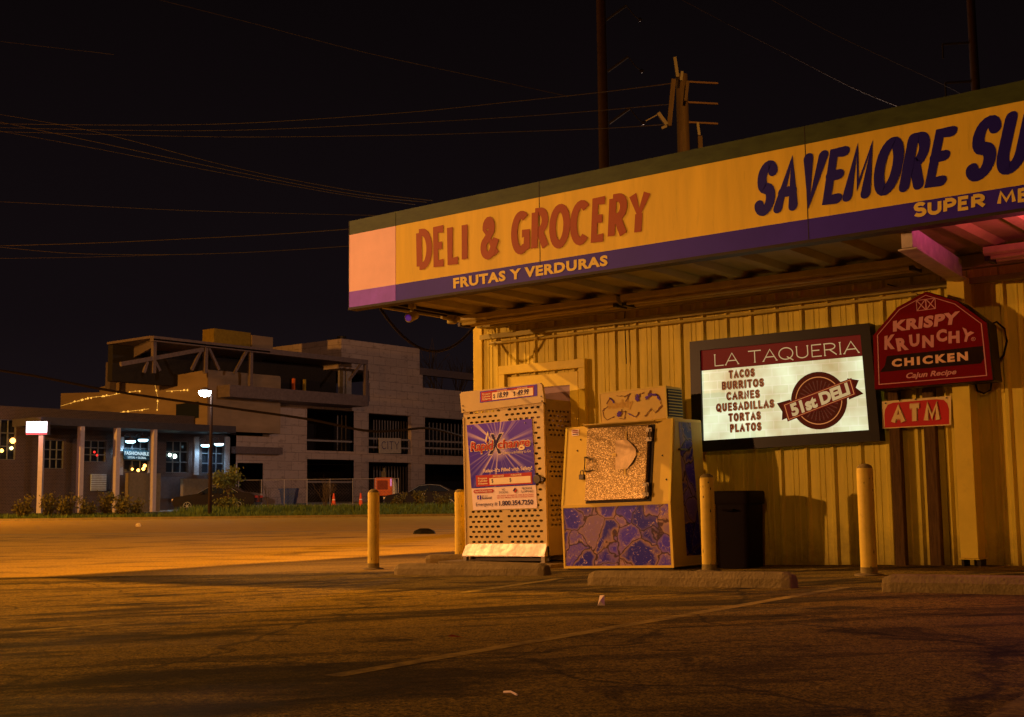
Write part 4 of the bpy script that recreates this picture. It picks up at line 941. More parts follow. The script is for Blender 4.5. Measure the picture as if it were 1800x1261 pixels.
b = MB(); b.prism([DQ(-.05, -.02, -.05), DQ(1.10, -.03, -.05), DQ(1.10, -.045, .02), DQ(-.05, -.035, .02)], SN*0+Vector((0, 0, .012))); b.build('rain_hood', frz_side, fz)
def zf(x, y): return (970+x/3.32, 660+y/3.32)
hp = [sp(*zf(x, y), .06) for x, y in ((208, 482), (245, 490), (245, 555), (205, 562))]
b = MB(); b.tube([hp[0], hp[0]+SN*.05, hp[3]+SN*.05, hp[3]], .011, 8); b.tube([hp[0]+SN*.02, hp[1]+SN*.02, hp[2]+SN*.02, hp[3]+SN*.02], .009, 8)
hd = b.build('handle', steel_m, fdoor); hd.parent = fdoor
for (x, y0, y1) in ((574, 312, 378), (556, 632, 700)):
    p = sp(*zf(x, y0), .05); q = sp(*zf(x, y1), .05); b = MB(); b.tube([p, q], .014, 8); m1, m2 = p.lerp(q, .08), p.lerp(q, .92)
    b.box(m1.x-.05, m1.x+.02, m1.y-.008, m1.y+.01, m1.z-.02, m1.z+.02); b.box(m2.x-.05, m2.x+.02, m2.y-.008, m2.y+.01, m2.z-.02, m2.z+.02); b.build('hinge', steel_m, fz)
b = MB(); q = Quad(*[sp(*zf(x, y), .006) for x, y in ((116, 319), (158, 315), (159, 351), (117, 355))]); b.add([q(0, 0), q(1, 0), q(1, 1), q(0, 1)], [(0, 1, 2, 3)]); stk = b.build('sticker', ban_white, fz)
for i in range(3): q.rect(.12, .1+.3*i, .88, .22+.3*i, ban_red if i < 2 else ink, fz, 'sticker_line', .002, False)
for x, y in ((148, 440), (645, 468), (668, 608), (168, 376)):
    p = sp(*zf(x, y), .002); b = MB(); b.prism([p+Vector((-.012, 0, 0)), p+Vector((.008, 0, .012)), p+Vector((.010, 0, -.014))], SN*.003); b.build('paint_chip', dark_edge, fz)
# compressor box on top
k0 = fp(1053, 690, (0, DS+.06, 0)); k1 = fp(1170, 680, (0, DS+.06, 0)); kz = (k0.z+k1.z)/2
cbx0, cbx1 = k0.x, k1.x
b = MB(); b.box(cbx0, cbx1, DS+.06, DS+.40, zt_+.002, kz); b.build('compressor_box', frz_m, fz, bevel=.008)
b = MB(); b.box(cbx0-.006, cbx1+.006, DS+.054, DS+.062, kz-.012, kz+.006); b.box(cbx1-.012, cbx1+.006, DS+.054, DS+.062, zt_+.004, kz-.012); b.box(cbx0-.006, cbx0+.012, DS+.054, DS+.062, zt_+.004, kz-.012); b.build('box_trim', cream_trim, fz)
b = MB(); b.box(cbx1+.001, cbx1+.012, DS+.08, DS+.38, zt_+.03, kz-.03); gr = b.build('grille', dark_edge, fz)
for i in range(9):
    z = zt_+.05+i*(kz-zt_-.1)/8; b = MB(); b.box(cbx1+.012, cbx1+.018, DS+.08, DS+.38, z-.006, z+.004); o = b.build('louvre', frz_side, gr)
lq = Quad(*[fp(*zf(x, y), (0, DS+.058, 0)) for x, y in ((285, 112), (655, 72), (660, 238), (288, 272))])
ghost = flat('ghost_lettering', (.74, .46, .07)); purp = flat('purple_scrap', (.13, .05, .50)); outl = flat('brown_outline', (.22, .10, .03))
lq.text('Reddy', .12, .26, .52, .66, ghost, fz, 'ghost_lettering', .003, False, bold=.04)
rg = random.Random(11)
def scrap(pts, w, m, nm, lift):
    b = MB(); vs = []
    P = []
    for (a, c), (d, f_) in zip(pts, pts[1:]):
        for k in range(5): P.append((a+(d-a)*k/5+rg.uniform(-.006, .006), c+(f_-c)*k/5+rg.uniform(-.012, .012)))
    P.append(pts[-1]); fs2 = []
    for i, (a, c) in enumerate(P):
        ww = w*rg.uniform(.35, 1.3); vs += [lq(a-ww*.5, c-ww, lift), lq(a+ww*.5, c+ww, lift)]
    return b.add(vs, [(2*i, 2*i+1, 2*i+3, 2*i+2) for i in range(len(P)-1)]).build(nm, m, fz)
for i, pts in enumerate([[(.03, .62), (.05, .82), (.10, .97), (.22, .85)], [(.02, .62), (.12, .45)], [(.22, .75), (.28, .86), (.34, .62)], [(.30, .95), (.38, .97), (.40, .70), (.32, .72)], [(.10, .38), (.16, .15), (.22, .30)],
                        [(.38, .18), (.48, .08), (.40, .35)], [(.55, .12), (.58, .40), (.63, .14), (.70, .10)], [(.45, .80), (.56, .95), (.61, .78)], [(.72, .35), (.80, .05), (.92, .30)], [(.92, .40), (.97, .62), (.86, .85), (.80, .66)], [(.70, .95), (.80, .70)], [(.26, .12), (.38, .15)]]):
    scrap(pts, .016, outl, 'torn_outline', .003+.0006*i)
for i, pts in enumerate([[(.14, .17), (.18, .20), (.23, .40)], [(.58, .36), (.61, .16)], [(.73, .32), (.80, .20), (.90, .22), (.93, .42)], [(.45, .80), (.55, .93)], [(.28, .86), (.32, .70)]]):
    scrap(pts, .045, purp, 'torn_sticker', .012+.0006*i)
b = MB(); b.box(WF+.004, WF+.03, .20, .22, 1.27, 1.29); b.box(WF+.02, WF+.03, .20, .36, 1.27, 1.29); b.build('side_latch', steel_m, fz)
# padlock hanging at the door and the taped bag
pc = MF @ sp(*zf(176, 585), .03)
t = thing('padlock', 'small dark padlock hanging beside the metal freezer door handle', 'padlock', pc)
b = MB(); b.box(-.035, .035, -.016, .016, -.045, .012); b.build('body', steel_dk, t, bevel=.005)
b = MB(); b.tube([(-.02, 0, .01)]+[(.02*cos(radians(a)), 0, .035+.024*sin(radians(a))) for a in range(180, -1, -30)]+[(.02, 0, .01)], .006, 8); b.tube([(.02, .0, .05), (.06, .03, .055)], .006, 6); b.build('shackle', steel_m, t, smooth=True)
pm = mat('brown_paper_sheet', (.85, .60, .28), .55, var=.3, scale=9); tpm = mat('masking_tape', (.80, .55, .12), .6)
pg = thing('paper_sheet', 'crumpled brown paper sheet taped to the metal freezer door', 'paper', MF @ sp(*zf(430, 470), .06))
PL = [(372, 380, .002), (405, 378, .004), (432, 372, .014), (460, 395, .02), (492, 432, .018), (490, 468, .02), (470, 505, .02), (440, 545, .012), (405, 548, .005), (372, 552, .002)]
PP = [MF @ sp(*zf(x, y), .057+l) for x, y, l in PL]; mid = MF @ sp(*zf(425, 455), .063); m2 = MF @ sp(*zf(402, 470), .06); m3 = MF @ sp(*zf(452, 450), .074)
b = MB(); vs = PP+[mid, m2, m3]; b.add(vs, [(0, 1, 11), (1, 2, 11), (2, 10, 11), (2, 3, 10), (3, 12, 10), (3, 4, 12), (4, 5, 12), (5, 6, 12), (6, 10, 12), (6, 7, 10), (7, 11, 10), (7, 8, 11), (8, 9, 11), (9, 0, 11)]); b.build('sheet', pm, pg, True)
for q in (((428, 328), (436, 328), (438, 385), (428, 385)), ((355, 455), (375, 455), (375, 472), (353, 472)), ((490, 450), (515, 452), (514, 466), (490, 470)), ((420, 540), (430, 540), (432, 580), (422, 580))):
    b = MB(); b.add([MF @ sp(*zf(x, y), .066) for x, y in q], [(0, 1, 2, 3)]); b.build('tape', tpm, pg, True)

# ================================================================== BOLLARDS, STOPS, BIN
bol = thing('bollard', '', 'bollard', (0, 0, 0), group='cream steel bollards in front of the store')
b = MB(); b.lathe([(.072, -.03), (.072, .93), (.069, .945)], n=26); b.build('post', boll_m, bol, smooth=True)
b = MB(); b.lathe([(.067, .945), (.06, .965), (.035, .982), (.001, .986)], n=20); b.build('cap', boll_cap, bol, smooth=True)
b = MB(); b.lathe([(.13, -.03), (.125, .012), (.075, .022)], n=18); b.build('base_collar', pad_m, bol, smooth=True)
b = MB(); b.lathe([(.0735, .0), (.0735, .05), (.0727, .075)], n=26); b.build('rust_ring', boll_cap, bol, smooth=True)
chips = MB(); rc = random.Random(4)
for _ in range(22):
    a = rc.uniform(0, 2*pi); z = rc.choice([rc.uniform(.02, .25), rc.uniform(.55, .9)]); w = rc.uniform(.08, .22); hh = rc.uniform(.01, .035)
    chips.add([(.0728*cos(a+k*w/2), .0728*sin(a+k*w/2), z+dz*rc.uniform(.4, 1)) for k, dz in ((-1, 0), (0, -hh), (1, 0), (0, hh))], [(0, 1, 2, 3)])
chips.build('rust_chip', dark_edge, bol)
for i, (px, lb, rz) in enumerate((((656.5, 1001), 'cream steel bollard standing alone left of the gas cage', .3), ((809, 988), 'cream bollard close against the left side of the gas cage', 2.), ((1247, 1005), 'cream bollard between the ice freezer and the dark bin', 3.6), ((1528, 1012), 'chipped cream bollard in front of the wall below the menu sign', 5.1))):
    p = g(*px)
    o = bol if i == 0 else dup(bol, p)
    o.location = p; o.rotation_euler = (0, 0, rz); o['label'] = lb
def stop_mesh(L_):
    b = MB(); pr = [(-.085, 0), (-.08, .07), (-.05, .122), (.05, .122), (.08, .07), (.085, 0)]; n = len(pr); vs = []
    for i, (x, k, zk_) in enumerate(((-L_/2, 1, .80), (-L_/2+.07, 1, 1), (-L_/2+.10, 1, 1), (-.35, 1, 1), (0, 1, 1), (.35, 1, 1), (L_/2-.10, 1, 1), (L_/2-.07, 1, 1), (L_/2, 1, .80))):
        for y, z in pr: vs.append((x, y*(1 if zk_ == 1 else .8), z*zk_-(.02 if z == 0 else 0)))
    fs = [tuple(range(n-1, -1, -1)), tuple(8*n+k for k in range(n))]
    for i in range(8):
        for k in range(n): fs.append((i*n+k, i*n+(k+1) % n, (i+1)*n+(k+1) % n, (i+1)*n+k))
    return b.add(vs, fs)
def wheel_stop(a, c, label, L_=None):
    A, B = g(*a), g(*c); d = B-A; ln = L_ or d.length; m = A+(d.normalized()*ln/2)
    n = Vector((-d.y, d.x, 0)).normalized()*.085; o = stop_mesh(ln).build('wheel_stop', conc, bevel=.012)
    o.location = m+n; o.rotation_euler = (0, -atan2(d.z, Vector((d.x, d.y)).length), atan2(d.y, d.x))
    tag(o, label, 'wheel stop', 'concrete wheel stops along the store'); return o
wheel_stop((690, 1011), (955, 1012.5), 'worn concrete wheel stop in front of the gas cage')
wheel_stop((1030, 1029), (1388, 1035), 'worn concrete wheel stop in front of the ice freezer and the bin')
wheel_stop((1548, 1041), (1740, 1045), 'concrete wheel stop at the right edge of the picture, tinged violet', 1.9)
wheel_stop((747, 992), (830, 991), 'short broken concrete stop behind the lone left bollard', .9)
# dark bin
p0, p1 = axis(1259, 1003, 1, 11.55), axis(1333, 1004, 1, 11.55); bw = (p1.x-p0.x)*.84; p0.x -= .07; p1.x = p0.x+bw
bn = thing('waste_bin', 'tall dark plastic waste bin between a bollard and the ribbed wall', 'bin', ((p0.x+p1.x)/2, 11.85, gz(p0.x, 11.7)))
zt2 = up_ = px_local(Matrix.Identity(4), 1296, 863, (0, 11.55, 0), (0, 1, 0)).z-gz(p0.x, 11.7)
def rsq(w, z, c=.06, n=4):
    o = []
    for sx_, sy_, a0 in ((1, 1, 0), (-1, 1, 90), (-1, -1, 180), (1, -1, 270)):
        for k in range(n+1): a = radians(a0+90*k/n); o.append((sx_*(w/2-c)+c*cos(a), sy_*(w/2-c)+c*sin(a), z))
    return o
def loft(rings):
    b = MB(); n = len(rings[0]); vs = [v for r in rings for v in r]; fs = [tuple(range(n-1, -1, -1)), tuple((len(rings)-1)*n+k for k in range(n))]
    for i in range(len(rings)-1):
        for k in range(n): fs.append((i*n+k, i*n+(k+1) % n, (i+1)*n+(k+1) % n, (i+1)*n+k))
    return b.add(vs, fs)
loft([rsq(bw*.90, 0), rsq(bw*.97, zt2-.14)]).build('body', bin_m, bn, smooth=True)
loft([rsq(bw*1.03, zt2-.139), rsq(bw*1.06, zt2-.11), rsq(bw*1.06, zt2-.02), rsq(bw*1.02, zt2)]).build('rim', bin_m, bn, smooth=True)
b = MB(); b.tube([(-.06, -bw*.5-.02, zt2-.2), (-.06, -bw*.5-.05, zt2-.2), (.06, -bw*.5-.05, zt2-.2), (.06, -bw*.5-.02, zt2-.2)], .012, 6); b.build('handle', bin_m, bn)
# litter
p = g(1055, 1066); b = MB(); b.add([(-.02, 0, .004), (.03, .01, .006), (.035, .0, .075), (-.015, .02, .07), (.02, -.03, .04)], [(0, 1, 4), (1, 2, 4), (2, 3, 4), (3, 0, 4)]); o = b.build('paper_scrap', ban_white); o.location = p; tag(o, 'small white paper scrap standing on the dark asphalt', 'litter')
p = g(746, 938.5); b = MB(); b.lathe([(.34, 0), (.30, .07), (.14, .13), (.02, .10)], n=9); o = b.build('dark_rag', black_m); o.location = p; o.scale = (1, .6, 1); tag(o, 'dark crumpled rag lying on the pale concrete apron', 'litter')
p = g(243, 926); b = MB(); b.lathe([(.09, 0), (.10, .06), (.05, .12)], n=7); o = b.build('foam_cup', ban_cream); o.location = p; tag(o, 'small pale foam cup lying near the road edge', 'litter')
lm = mat('red_leaf', (.32, .035, .02), .6)
p = g(799, 1122); b = MB(); b.add([(-.05, 0, .006), (0, -.02, .02), (.06, 0, .008), (0, .03, .006)], [(0, 1, 2), (0, 2, 3)]); o = b.build('fallen_leaf', lm); o.location = p; tag(o, 'red fallen leaf on the asphalt by the long faded line', 'leaf')
p = g(898, 1222); b = MB(); b.tube([(-.04, .01, .006), (.0, 0, .012), (.04, -.015, .006)], .004, 5); o = b.build('drinking_straw', ban_white); o.location = p; tag(o, 'bent pale drinking straw on the asphalt in the foreground', 'litter')

# ================================================================== FAR SIDE OF THE ROAD
XF = -64.0
def F(x, y, X=XF): return axis(x, y, 0, X)
def frect(x0, y0, x1, y1, X=XF):
    """photo rectangle -> (Y0, Y1, z0, z1) on the plane X"""
    xm, ym = (x0+x1)/2, (y0+y1)/2
    return F(x0, ym, X).y, F(x1, ym, X).y, F(xm, y1, X).z, F(xm, y0, X).z
def holed(X, Y0, Y1, z0, z1, holes, th=.35):
    """wall slab on the plane X (facing +X) with rectangular openings, built as grid cells"""
    ys = sorted({Y0, Y1, *[min(max(h[i], Y0), Y1) for h in holes for i in (0, 1)]}); zs = sorted({z0, z1, *[min(max(h[i], z0), z1) for h in holes for i in (2, 3)]})
    b = MB()
    for a, c in zip(ys, ys[1:]):
        for d, e in zip(zs, zs[1:]):
            my, mz = (a+c)/2, (d+e)/2
            if any(h[0] < my < h[1] and h[2] < mz < h[3] for h in holes): continue
            b.quad((X, a, d), (X, c, d), (X, c, e), (X, a, e))
    for h in holes:
        a, c, d, e = max(h[0], Y0), min(h[1], Y1), max(h[2], z0), min(h[3], z1)
        b.quad((X, a, d), (X-th, a, d), (X-th, a, e), (X, a, e)); b.quad((X, c, d), (X, c, e), (X-th, c, e), (X-th, c, d))
        b.quad((X, a, e), (X-th, a, e), (X-th, c, e), (X, c, e)); b.quad((X, a, d), (X, c, d), (X-th, c, d), (X-th, a, d))
    return b
# ---- half built block
site = thing('unfinished_building', 'half built three storey block of pale sheathing with dark open bays', 'building', F(500, 890))
bays = [frect(405, 711, 462, 766), frect(539.5, 720, 622, 793), frect(648, 729, 723, 798), frect(747, 737, 850, 802), frect(417, 814, 462, 868), frect(539.5, 808, 622, 886), frect(648, 813, 723, 887), frect(747, 817, 850, 888)]
Ya, Yb = F(400, 800).y, F(930, 800).y
ztop_main = F(700, 655).z
zr = F(560, 707).z
b = holed(XF, Ya, F(648, 750).y, -.3, zr, bays); b.build('wall', board_m, site, True)
b = holed(XF, F(648, 750).y, Yb, -.3, ztop_main, bays+[frect(743, 659, 925, 690)]); b.build('wall', board_m, site, True)
yA0, yA1 = F(600, 640, XF-.05).y, F(737.5, 640, XF-.05).y; zA = (F(622, 598).z+F(737, 613).z)/2
b = MB(); b.box(XF-9, XF-.05, yA0, yA1, ztop_main-.1, zA); b.build('stair_tower', board_m, site, True)
b = MB(); b.box(XF-.4, XF-.02, yA1, Yb, ztop_main-.0, F(780, 651).z); b.build('parapet', steel_frame, site, True)
b = MB(); b.box(XF-12, XF-6, Ya, Yb, -.3, zr); b.box(XF-6, XF-.4, Ya, Yb, -.35, -.02)
zf2 = (bays[1][2]+bays[5][3])/2; b.box(XF-6, XF-.36, Ya, Yb, zf2-.3, zf2+.25); b.box(XF-6, XF-.36, Ya, Yb, zr-.4, zr-.05); b.build('inner_shell', dark_in, site, True)
# stud walls and rails seen inside the bays
for (x0, y0, x1, y1), n in (((655, 740, 722, 796), 14), ((752, 745, 840, 800), 14), ((655, 820, 722, 886), 13), ((590, 730, 612, 792), 3), ((408, 745, 455, 764), 6)):
    b = MB(); a, c, d, e = frect(x0, y0, x1, y1, XF-2.2)
    for k in range(n):
        y = a+(c-a)*(k+.5)/n; b.box(XF-2.26, XF-2.2, y-.03, y+.03, d, e)
    b.build('stud_wall', stud_m, site, True)
for y0, (xa_, xb_) in ((774, (539.5, 622)), (771, (648, 723)), (786, (648, 723)), (776, (747, 850)), (788, (747, 850)), (757, (405, 462)), (846, (539.5, 622))):
    a, c, d, e = frect(xa_, y0, xb_, y0+3, XF-.15); b = MB(); b.box(XF-.22, XF-.15, a+.003, c-.003, d, e); b.build('guard_rail', stud_m, site, True)
# lintel band, banner
a, c, d, e = frect(415, 786, 497, 798, XF+.5); b = MB(); b.box(XF+.003, XF+.5, a, c, d, e); b.build('entrance_canopy', steel_frame, site, True)
cq = Quad(*[F(x, y, XF+.12) for x, y in ((666, 770), (704.5, 770.5), (705, 797), (666.5, 797))])
cb_ = thing('city_banner', 'pale CITY banner tied across the open bay of the unfinished block', 'banner', cq(.5, 1))
cq.rect(0, 0, 1, 1, mat('banner_cloth', (.36, .30, .26), .7), cb_, 'cloth', 0, True, .03)
stroke_text(cq, 'CITY', .10, .22, .92, .74, .11, ink, cb_, lift=.01, step=.002, gap=.10, serif=.06, rnd=False)
K = lambda x, y: F(x, y, XF+1.2)
# steel frame of the roof terrace, standing forward of the wall
XT = XF+2.4
def TP(x, y): return F(x, y, XT)
def band_(xa_, ya_, xb_, yb_, h, nm, X0=XT-.35, X1=XT):
    A, B = F(xa_, ya_, XT), F(xb_, yb_, XT); z = (A.z+B.z)/2; hh = h*depth(XT, (A.y+B.y)/2)/FPX
    b = MB(); b.box(X0, X1, A.y, B.y, z-hh, z); return b.build(nm, steel_frame, site, True)
band_(404, 676, 647, 696, 20, 'terrace_slab', XF-4); band_(270, 595, 647, 629, 9, 'roof_beam')
R0, R1 = TP(270, 595), TP(647, 629); zz = (R0.z+R1.z)/2
b = MB(); b.box(XF-2.4, XT-.355, R0.y, R1.y, zz-.12, zz+.03); b.build('terrace_roof', steel_frame, site, True)
zt0 = (TP(404, 676).z+TP(647, 696).z)/2
for x in (443.5, 645.5, 273, 364):
    p = TP(x, 640); b = MB(); b.box(XT-.30, XT-.05, p.y-.11, p.y+.11, (zt0 if x > 400 else TP(x, 656).z), zz-.36); b.build('steel_column', steel_frame, site, True)
for (xa_, ya_), (xb_, yb_) in (((437, 616), (415, 656)), ((642, 634), (617, 668)), ((358, 612), (340, 650)), ((370, 612), (388, 650)), ((262, 636), (256, 655)), ((276, 636), (284, 652))):
    b = MB(); b.beam(TP(xa_, ya_)-Vector((.18, 0, 0)), TP(xb_, yb_)-Vector((.18, 0, 0)), .16, .16); b.build('brace', steel_frame, site, True)
b = MB(); b.beam(TP(215, 640)-Vector((.18, 0, 0)), TP(360, 614)-Vector((.18, 0, 0)), .2, .25); b.build('brace', steel_frame, site, True)
# sloping shed end of the terrace roof, dark room behind
S0 = TP(270, 595); S1 = atd(196, 627, depth(S0.x, S0.y)+9); dd = Vector((-7, 0, 0))
b = MB(); b.prism([S0, S1, S1-Vector((0, 0, .9)), S0-Vector((0, 0, .5))], (-.3, .3, 0)); b.prism([S0, S0+Vector((0, 9, 0)), S1+Vector((0, 12, 0)), S1], (0, 0, -.1)); b.build('shed_roof', steel_frame, site, True)
b = MB(); b.beam(S1-Vector((0, 0, .4)), Vector((S1.x, S1.y, atd(196, 686, depth(S1.x, S1.y)).z)), .5, .5); b.build('steel_column', steel_frame, site, True)
b = MB(); b.box(XF-2.4, XF-1.9, R0.y+.1, K(404, 700).y, TP(300, 664).z, zz-.15); b.box(XF-2.4, XF-1.9, K(404, 700).y, R1.y+1, zr-.2, zz-.15); b.build('terrace_room', dark_in, site, True)
m_oc = mat('ochre_board', (.30, .20, .03), .7)
for x in (600, 612, 516, 535): 
    p = F(x, 670, XF-1.5); b = MB(); b.box(XF-1.6, XF-1.4, p.y-(.25 if x > 590 else .07), p.y+(.25 if x > 590 else .07), zt0, zz-(.2 if x > 590 else 1.3)); b.build('stud_panel', stud_m if x > 590 else orange_m if x < 520 else m_oc, site, True)
for i in range(4):
    a, c = TP(655-2*i, 690), TP(648, 690)
b = MB(); p = TP(650, 700); b.box(XT-.06, XT-.02, p.y-.03, p.y+.03, zt0-.4, TP(650, 673).z); b.build('guard_post', steel_frame, site, True)
# plant on the roof
ru = thing('rooftop_hoarding', 'long dull yellow hoarding box on the roof of the unfinished block', 'hoarding', Vector((XF-1.2, F(410, 604).y, zz+.04)))
a, c = F(376, 604, XF-.6), F(478, 604, XF-.6); zh = F(430, 584, XF-.6).z
m_h = mat('yellow_hoarding', (.20, .13, .02), .8, var=.3)
b = MB(); b.box(XF-1.8, XF-.6, a.y, a.y+(c.y-a.y)*.62, zz+.04, zh); b.build('panel', m_h, ru, True); b = MB(); b.box(XF-1.7, XF-.5, a.y+(c.y-a.y)*.63, c.y, zz+.04, zh-.15); b.build('panel', tarp_m, ru, True)
un = thing('rooftop_unit', 'dark air handling unit on top of the stair tower', 'air unit', Vector((XF-5, F(612, 596).y, zA)))
a, c = F(598, 597, XF-4), F(625, 597, XF-4); b = MB(); b.box(XF-5.5, XF-4, a.y, c.y, zA+.02, zA+.75); b.build('casing', steel_frame, un, True, bevel=.05); b = MB(); b.tube([(XF-4.7, (a.y+c.y)/2, zA+.75), (XF-4.7, (a.y+c.y)/2, zA+1.0)], .35, 12); b.build('fan', steel_dk, un, True)
# ---- tan sheathed volume over the shops
XK = XF+1.2
K = lambda x, y: F(x, y, XK)
yc, ye = K(365, 700).y, K(404, 700).y
tv = thing('sheathed_annex', 'tan sheathed upper storey with amber string lights, left of the bright street lamp', 'building', (XK, yc, K(385, 757).z))
zk0, zk1 = K(385, 758).z, (K(365, 651).z+K(404, 655).z)/2
w0 = frect(310, 711, 350, 737, XK)
def Y_(x, y): return axis(x, y, 1, yc)
lp = [Y_(365, 650), Y_(297, 662), Y_(293.5, 650), Y_(175.5, 681), Y_(175, 690), Y_(107, 691.5)]
lp2 = [Vector((p.x, yc, p.z)) for p in lp]
zbt = zk0
b = MB(); b.prism(lp2+[Vector((lp2[-1].x, yc, zbt)), Vector((XK, yc, zbt))], (0, 6, 0)); b.build('sheathing', tarp_m, tv, True)
b = MB(); b.box(XK-8, XK, yc+6.004, ye, zk0, zk1-.05); b.build('sheathing', tarp_m, tv, True)
b = MB(); b.box(XK+.003, XK+.012, yc+.004, ye, zk0, zk1-.05); b.build('sheathing', tarp_m, tv, True)
q = Quad(*[Y_(x, y)-Vector((0, .02, 0)) for x, y in ((310, 711), (350, 706), (350, 735), (310, 737))]); q.rect(0, 0, 1, 1, glass_dk, tv, 'window', .01)
rs = random.Random(8)
def beads(pts, n, label, Yp):
    b = MB(); w = [axis(x, y, 1, Yp) for x, y in pts]
    for i in range(n):
        t_ = rs.random()*(len(w)-1); k = min(int(t_), len(w)-2); p = w[k].lerp(w[k+1], t_-k)+Vector((0, 0, rs.uniform(-.04, .04))); r_ = rs.choice([.025, .03, .05, .06])
        b.lathe([(r_*.3, -r_), (r_, 0), (r_*.3, r_)], p, 6)
    b.tube(w, .008, 4)
    o = b.build('string_light', G_bead); tag(o, label, 'string light', 'amber string lights on the tan wall'); return o
beads([(107, 714), (140, 704), (160, 699), (195, 695), (210, 692), (247, 687)], 26, 'upper amber string of lights sagging along the tan wall', yc-.06)
beads([(138, 732), (160, 730), (195, 727), (230, 723), (262, 719)], 24, 'lower amber string of lights along the foot of the tan wall', yc-.06)
beads([(280, 658), (274, 664), (272, 675), (277, 697), (277, 710), (276, 722)], 12, 'amber string of lights hanging straight down the tan wall', yc-.06)
beads([(292, 688), (330, 686)], 6, 'short amber string left of the street lamp head', yc-.06)
# ---- brick shops
shop = thing('brick_shops', 'low dark brick row of shops under a flat metal canopy', 'building', F(200, 884))
ys0, ys1 = F(-150, 800).y, F(415, 800).y
zs1 = F(200, 742).z+.6
W_ = [(-40, 735, 29, 858-0), (78, 774, 112, 824), (148, 775, 186, 812), (219, 768, 262, 830), (292, 776, 331, 831), (355, 780, 394, 832)]
W_[0] = (-40, 737, 28, 808)
hs = [frect(*w) for w in W_]
sh_ = frect(88-10+80, 834, 187, 863)
b = holed(XF, ys0, ys1, -.3, zs1, hs, .3); b.build('wall', brick_far, shop, True)
for h, w in zip(hs, W_):
    m = MB(); nx, nz_ = (3, 3) if w[0] > 0 else (5, 3)
    for k in range(nx+1): y = h[0]+(h[1]-h[0])*k/nx; m.box(XF-.12, XF-.06, y-.03, y+.03, h[2], h[3])
    for k in range(nz_+1): z = h[2]+(h[3]-h[2])*k/nz_; m.box(XF-.115, XF-.065, h[0], h[1], z-.03, z+.03)
    fr_ = m.build('window', mull_m, shop, True)
    m = MB(); m.box(XF-.30, XF-.26, h[0], h[1], h[2], h[3]); pn = m.build('pane', glass_dk, fr_, True) if False else m.build('pane', glass_dk, shop, True)
m = MB(); d_ = frect(160, 834, 187, 863, XF+.05); m.box(XF+.004, XF+.05, d_[0], d_[1], d_[2], d_[3]); rd = m.build('roller_door', mat('roller_shutter', (.40, .5, .60), .5), shop, True)
for k in range(9):
    z = d_[2]+(d_[3]-d_[2])*(k+.5)/9; m = MB(); m.box(XF+.05, XF+.07, d_[0], d_[1], z-.02, z+.02); m.build('slat', steel_frame, shop, True)
d2 = frect(283, 838, 322, 868, XF+.04); m = MB(); m.box(XF+.004, XF+.04, d2[0], d2[1], d2[2]-.3, d2[3]); m.build('double_door', mat('dark_panel_door', (.06, .055, .07), .5), shop, True)
for x in (213, 266, 346, 400):
    a, c, d, e = frect(x-4, 768, x+4, 835, XF+.12); m = MB(); m.box(XF+.004, XF+.12, a, c, d, e); m.build('brick_pilaster', brick_mat('grey_brick', (.22, .21, .24), (.15, .145, .17), (.34, .34, .38), 3.2) if 'grey_brick' not in MATS else MATS['grey_brick'], shop, True)
a, c, d, e = frect(225, 832, 282, 884, XF+1.2); m = MB(); m.box(XF+.9, XF+1.2, a, c, -.2, e); m.build('planter_wall', mat('rendered_wall', (.15, .12, .085), .8), shop, True)
a, c, d, e = frect(322, 842, 408, 884, XF+1.2); m = MB(); m.box(XF+.9, XF+1.2, a, c, -.2, e); m.build('planter_wall', MATS['rendered_wall'], shop, True)
# canopy with posts
XC = XF+3.2
Cc = lambda x, y: F(x, y, XC)
z0c, z1c = (Cc(80, 745).z+Cc(276, 757).z)/2, (Cc(80, 731).z+Cc(276, 745).z)/2
m = MB(); m.box(XF+.3, XC, Cc(72, 740).y, Cc(415, 750).y, z0c, z1c); m.build('canopy', canopy_far, shop, True)
for x, w in ((144.5, 8), (208, 8), (273, 7)):
    p = Cc(x, 810); hw = w/2*depth(p.x, p.y)/FPX; m = MB(); m.box(XC-.35, XC-.02, p.y-hw, p.y+hw, -.3, z0c); m.build('canopy_post', col_m, shop, True)
# wall lamps
def goose(x, y, label):
    p = F(x, y, XF+.75); t = thing('wall_lamp', label, 'lamp', p, group='gooseneck lamps over the shop windows')
    m = MB(); m.lathe([(.30, 0), (.26, .09), (.08, .16), (.03, .2)], p, 14); m.build('shade', steel_frame, t, True, smooth=True)
    m = MB(); m.lathe([(.20, -.14), (.29, -.07), (.29, -.01)], p, 14); m.build('diffuser', G_goose, t, True)
    m = MB(); m.tube([p+Vector((0, 0, .19)), p+Vector((-.1, 0, .4)), p+Vector((-.45, 0, .42)), (XF+.01, p.y, p.z+.25)], .03, 6); m.build('arm', steel_frame, t, True)
    d = bpy.data.lights.new('shop_lamp', 'SPOT'); d.energy = 520; d.color = (.45, .78, 1); d.spot_size = radians(140); d.spot_blend = .8; d.shadow_soft_size = .15
    o = bpy.data.objects.new('shop_lamp', d); COL.objects.link(o); o.location = p-Vector((0, 0, .1)); o.rotation_euler = (0, radians(18), 0)
goose(229.5, 775, 'lit gooseneck lamp left of two above the teal shop sign'); goose(251.5, 772.5, 'lit gooseneck lamp right of two above the teal shop sign')
goose(361.5, 782, 'lit gooseneck lamp above the shop window just left of the lamp post'); goose(385, 780, 'lit gooseneck lamp above the shop window just right of the lamp post')
fqd = Quad(*[F(x, y, XF+.35) for x, y in ((217.5, 790), (263, 792), (263, 810), (218, 808))])
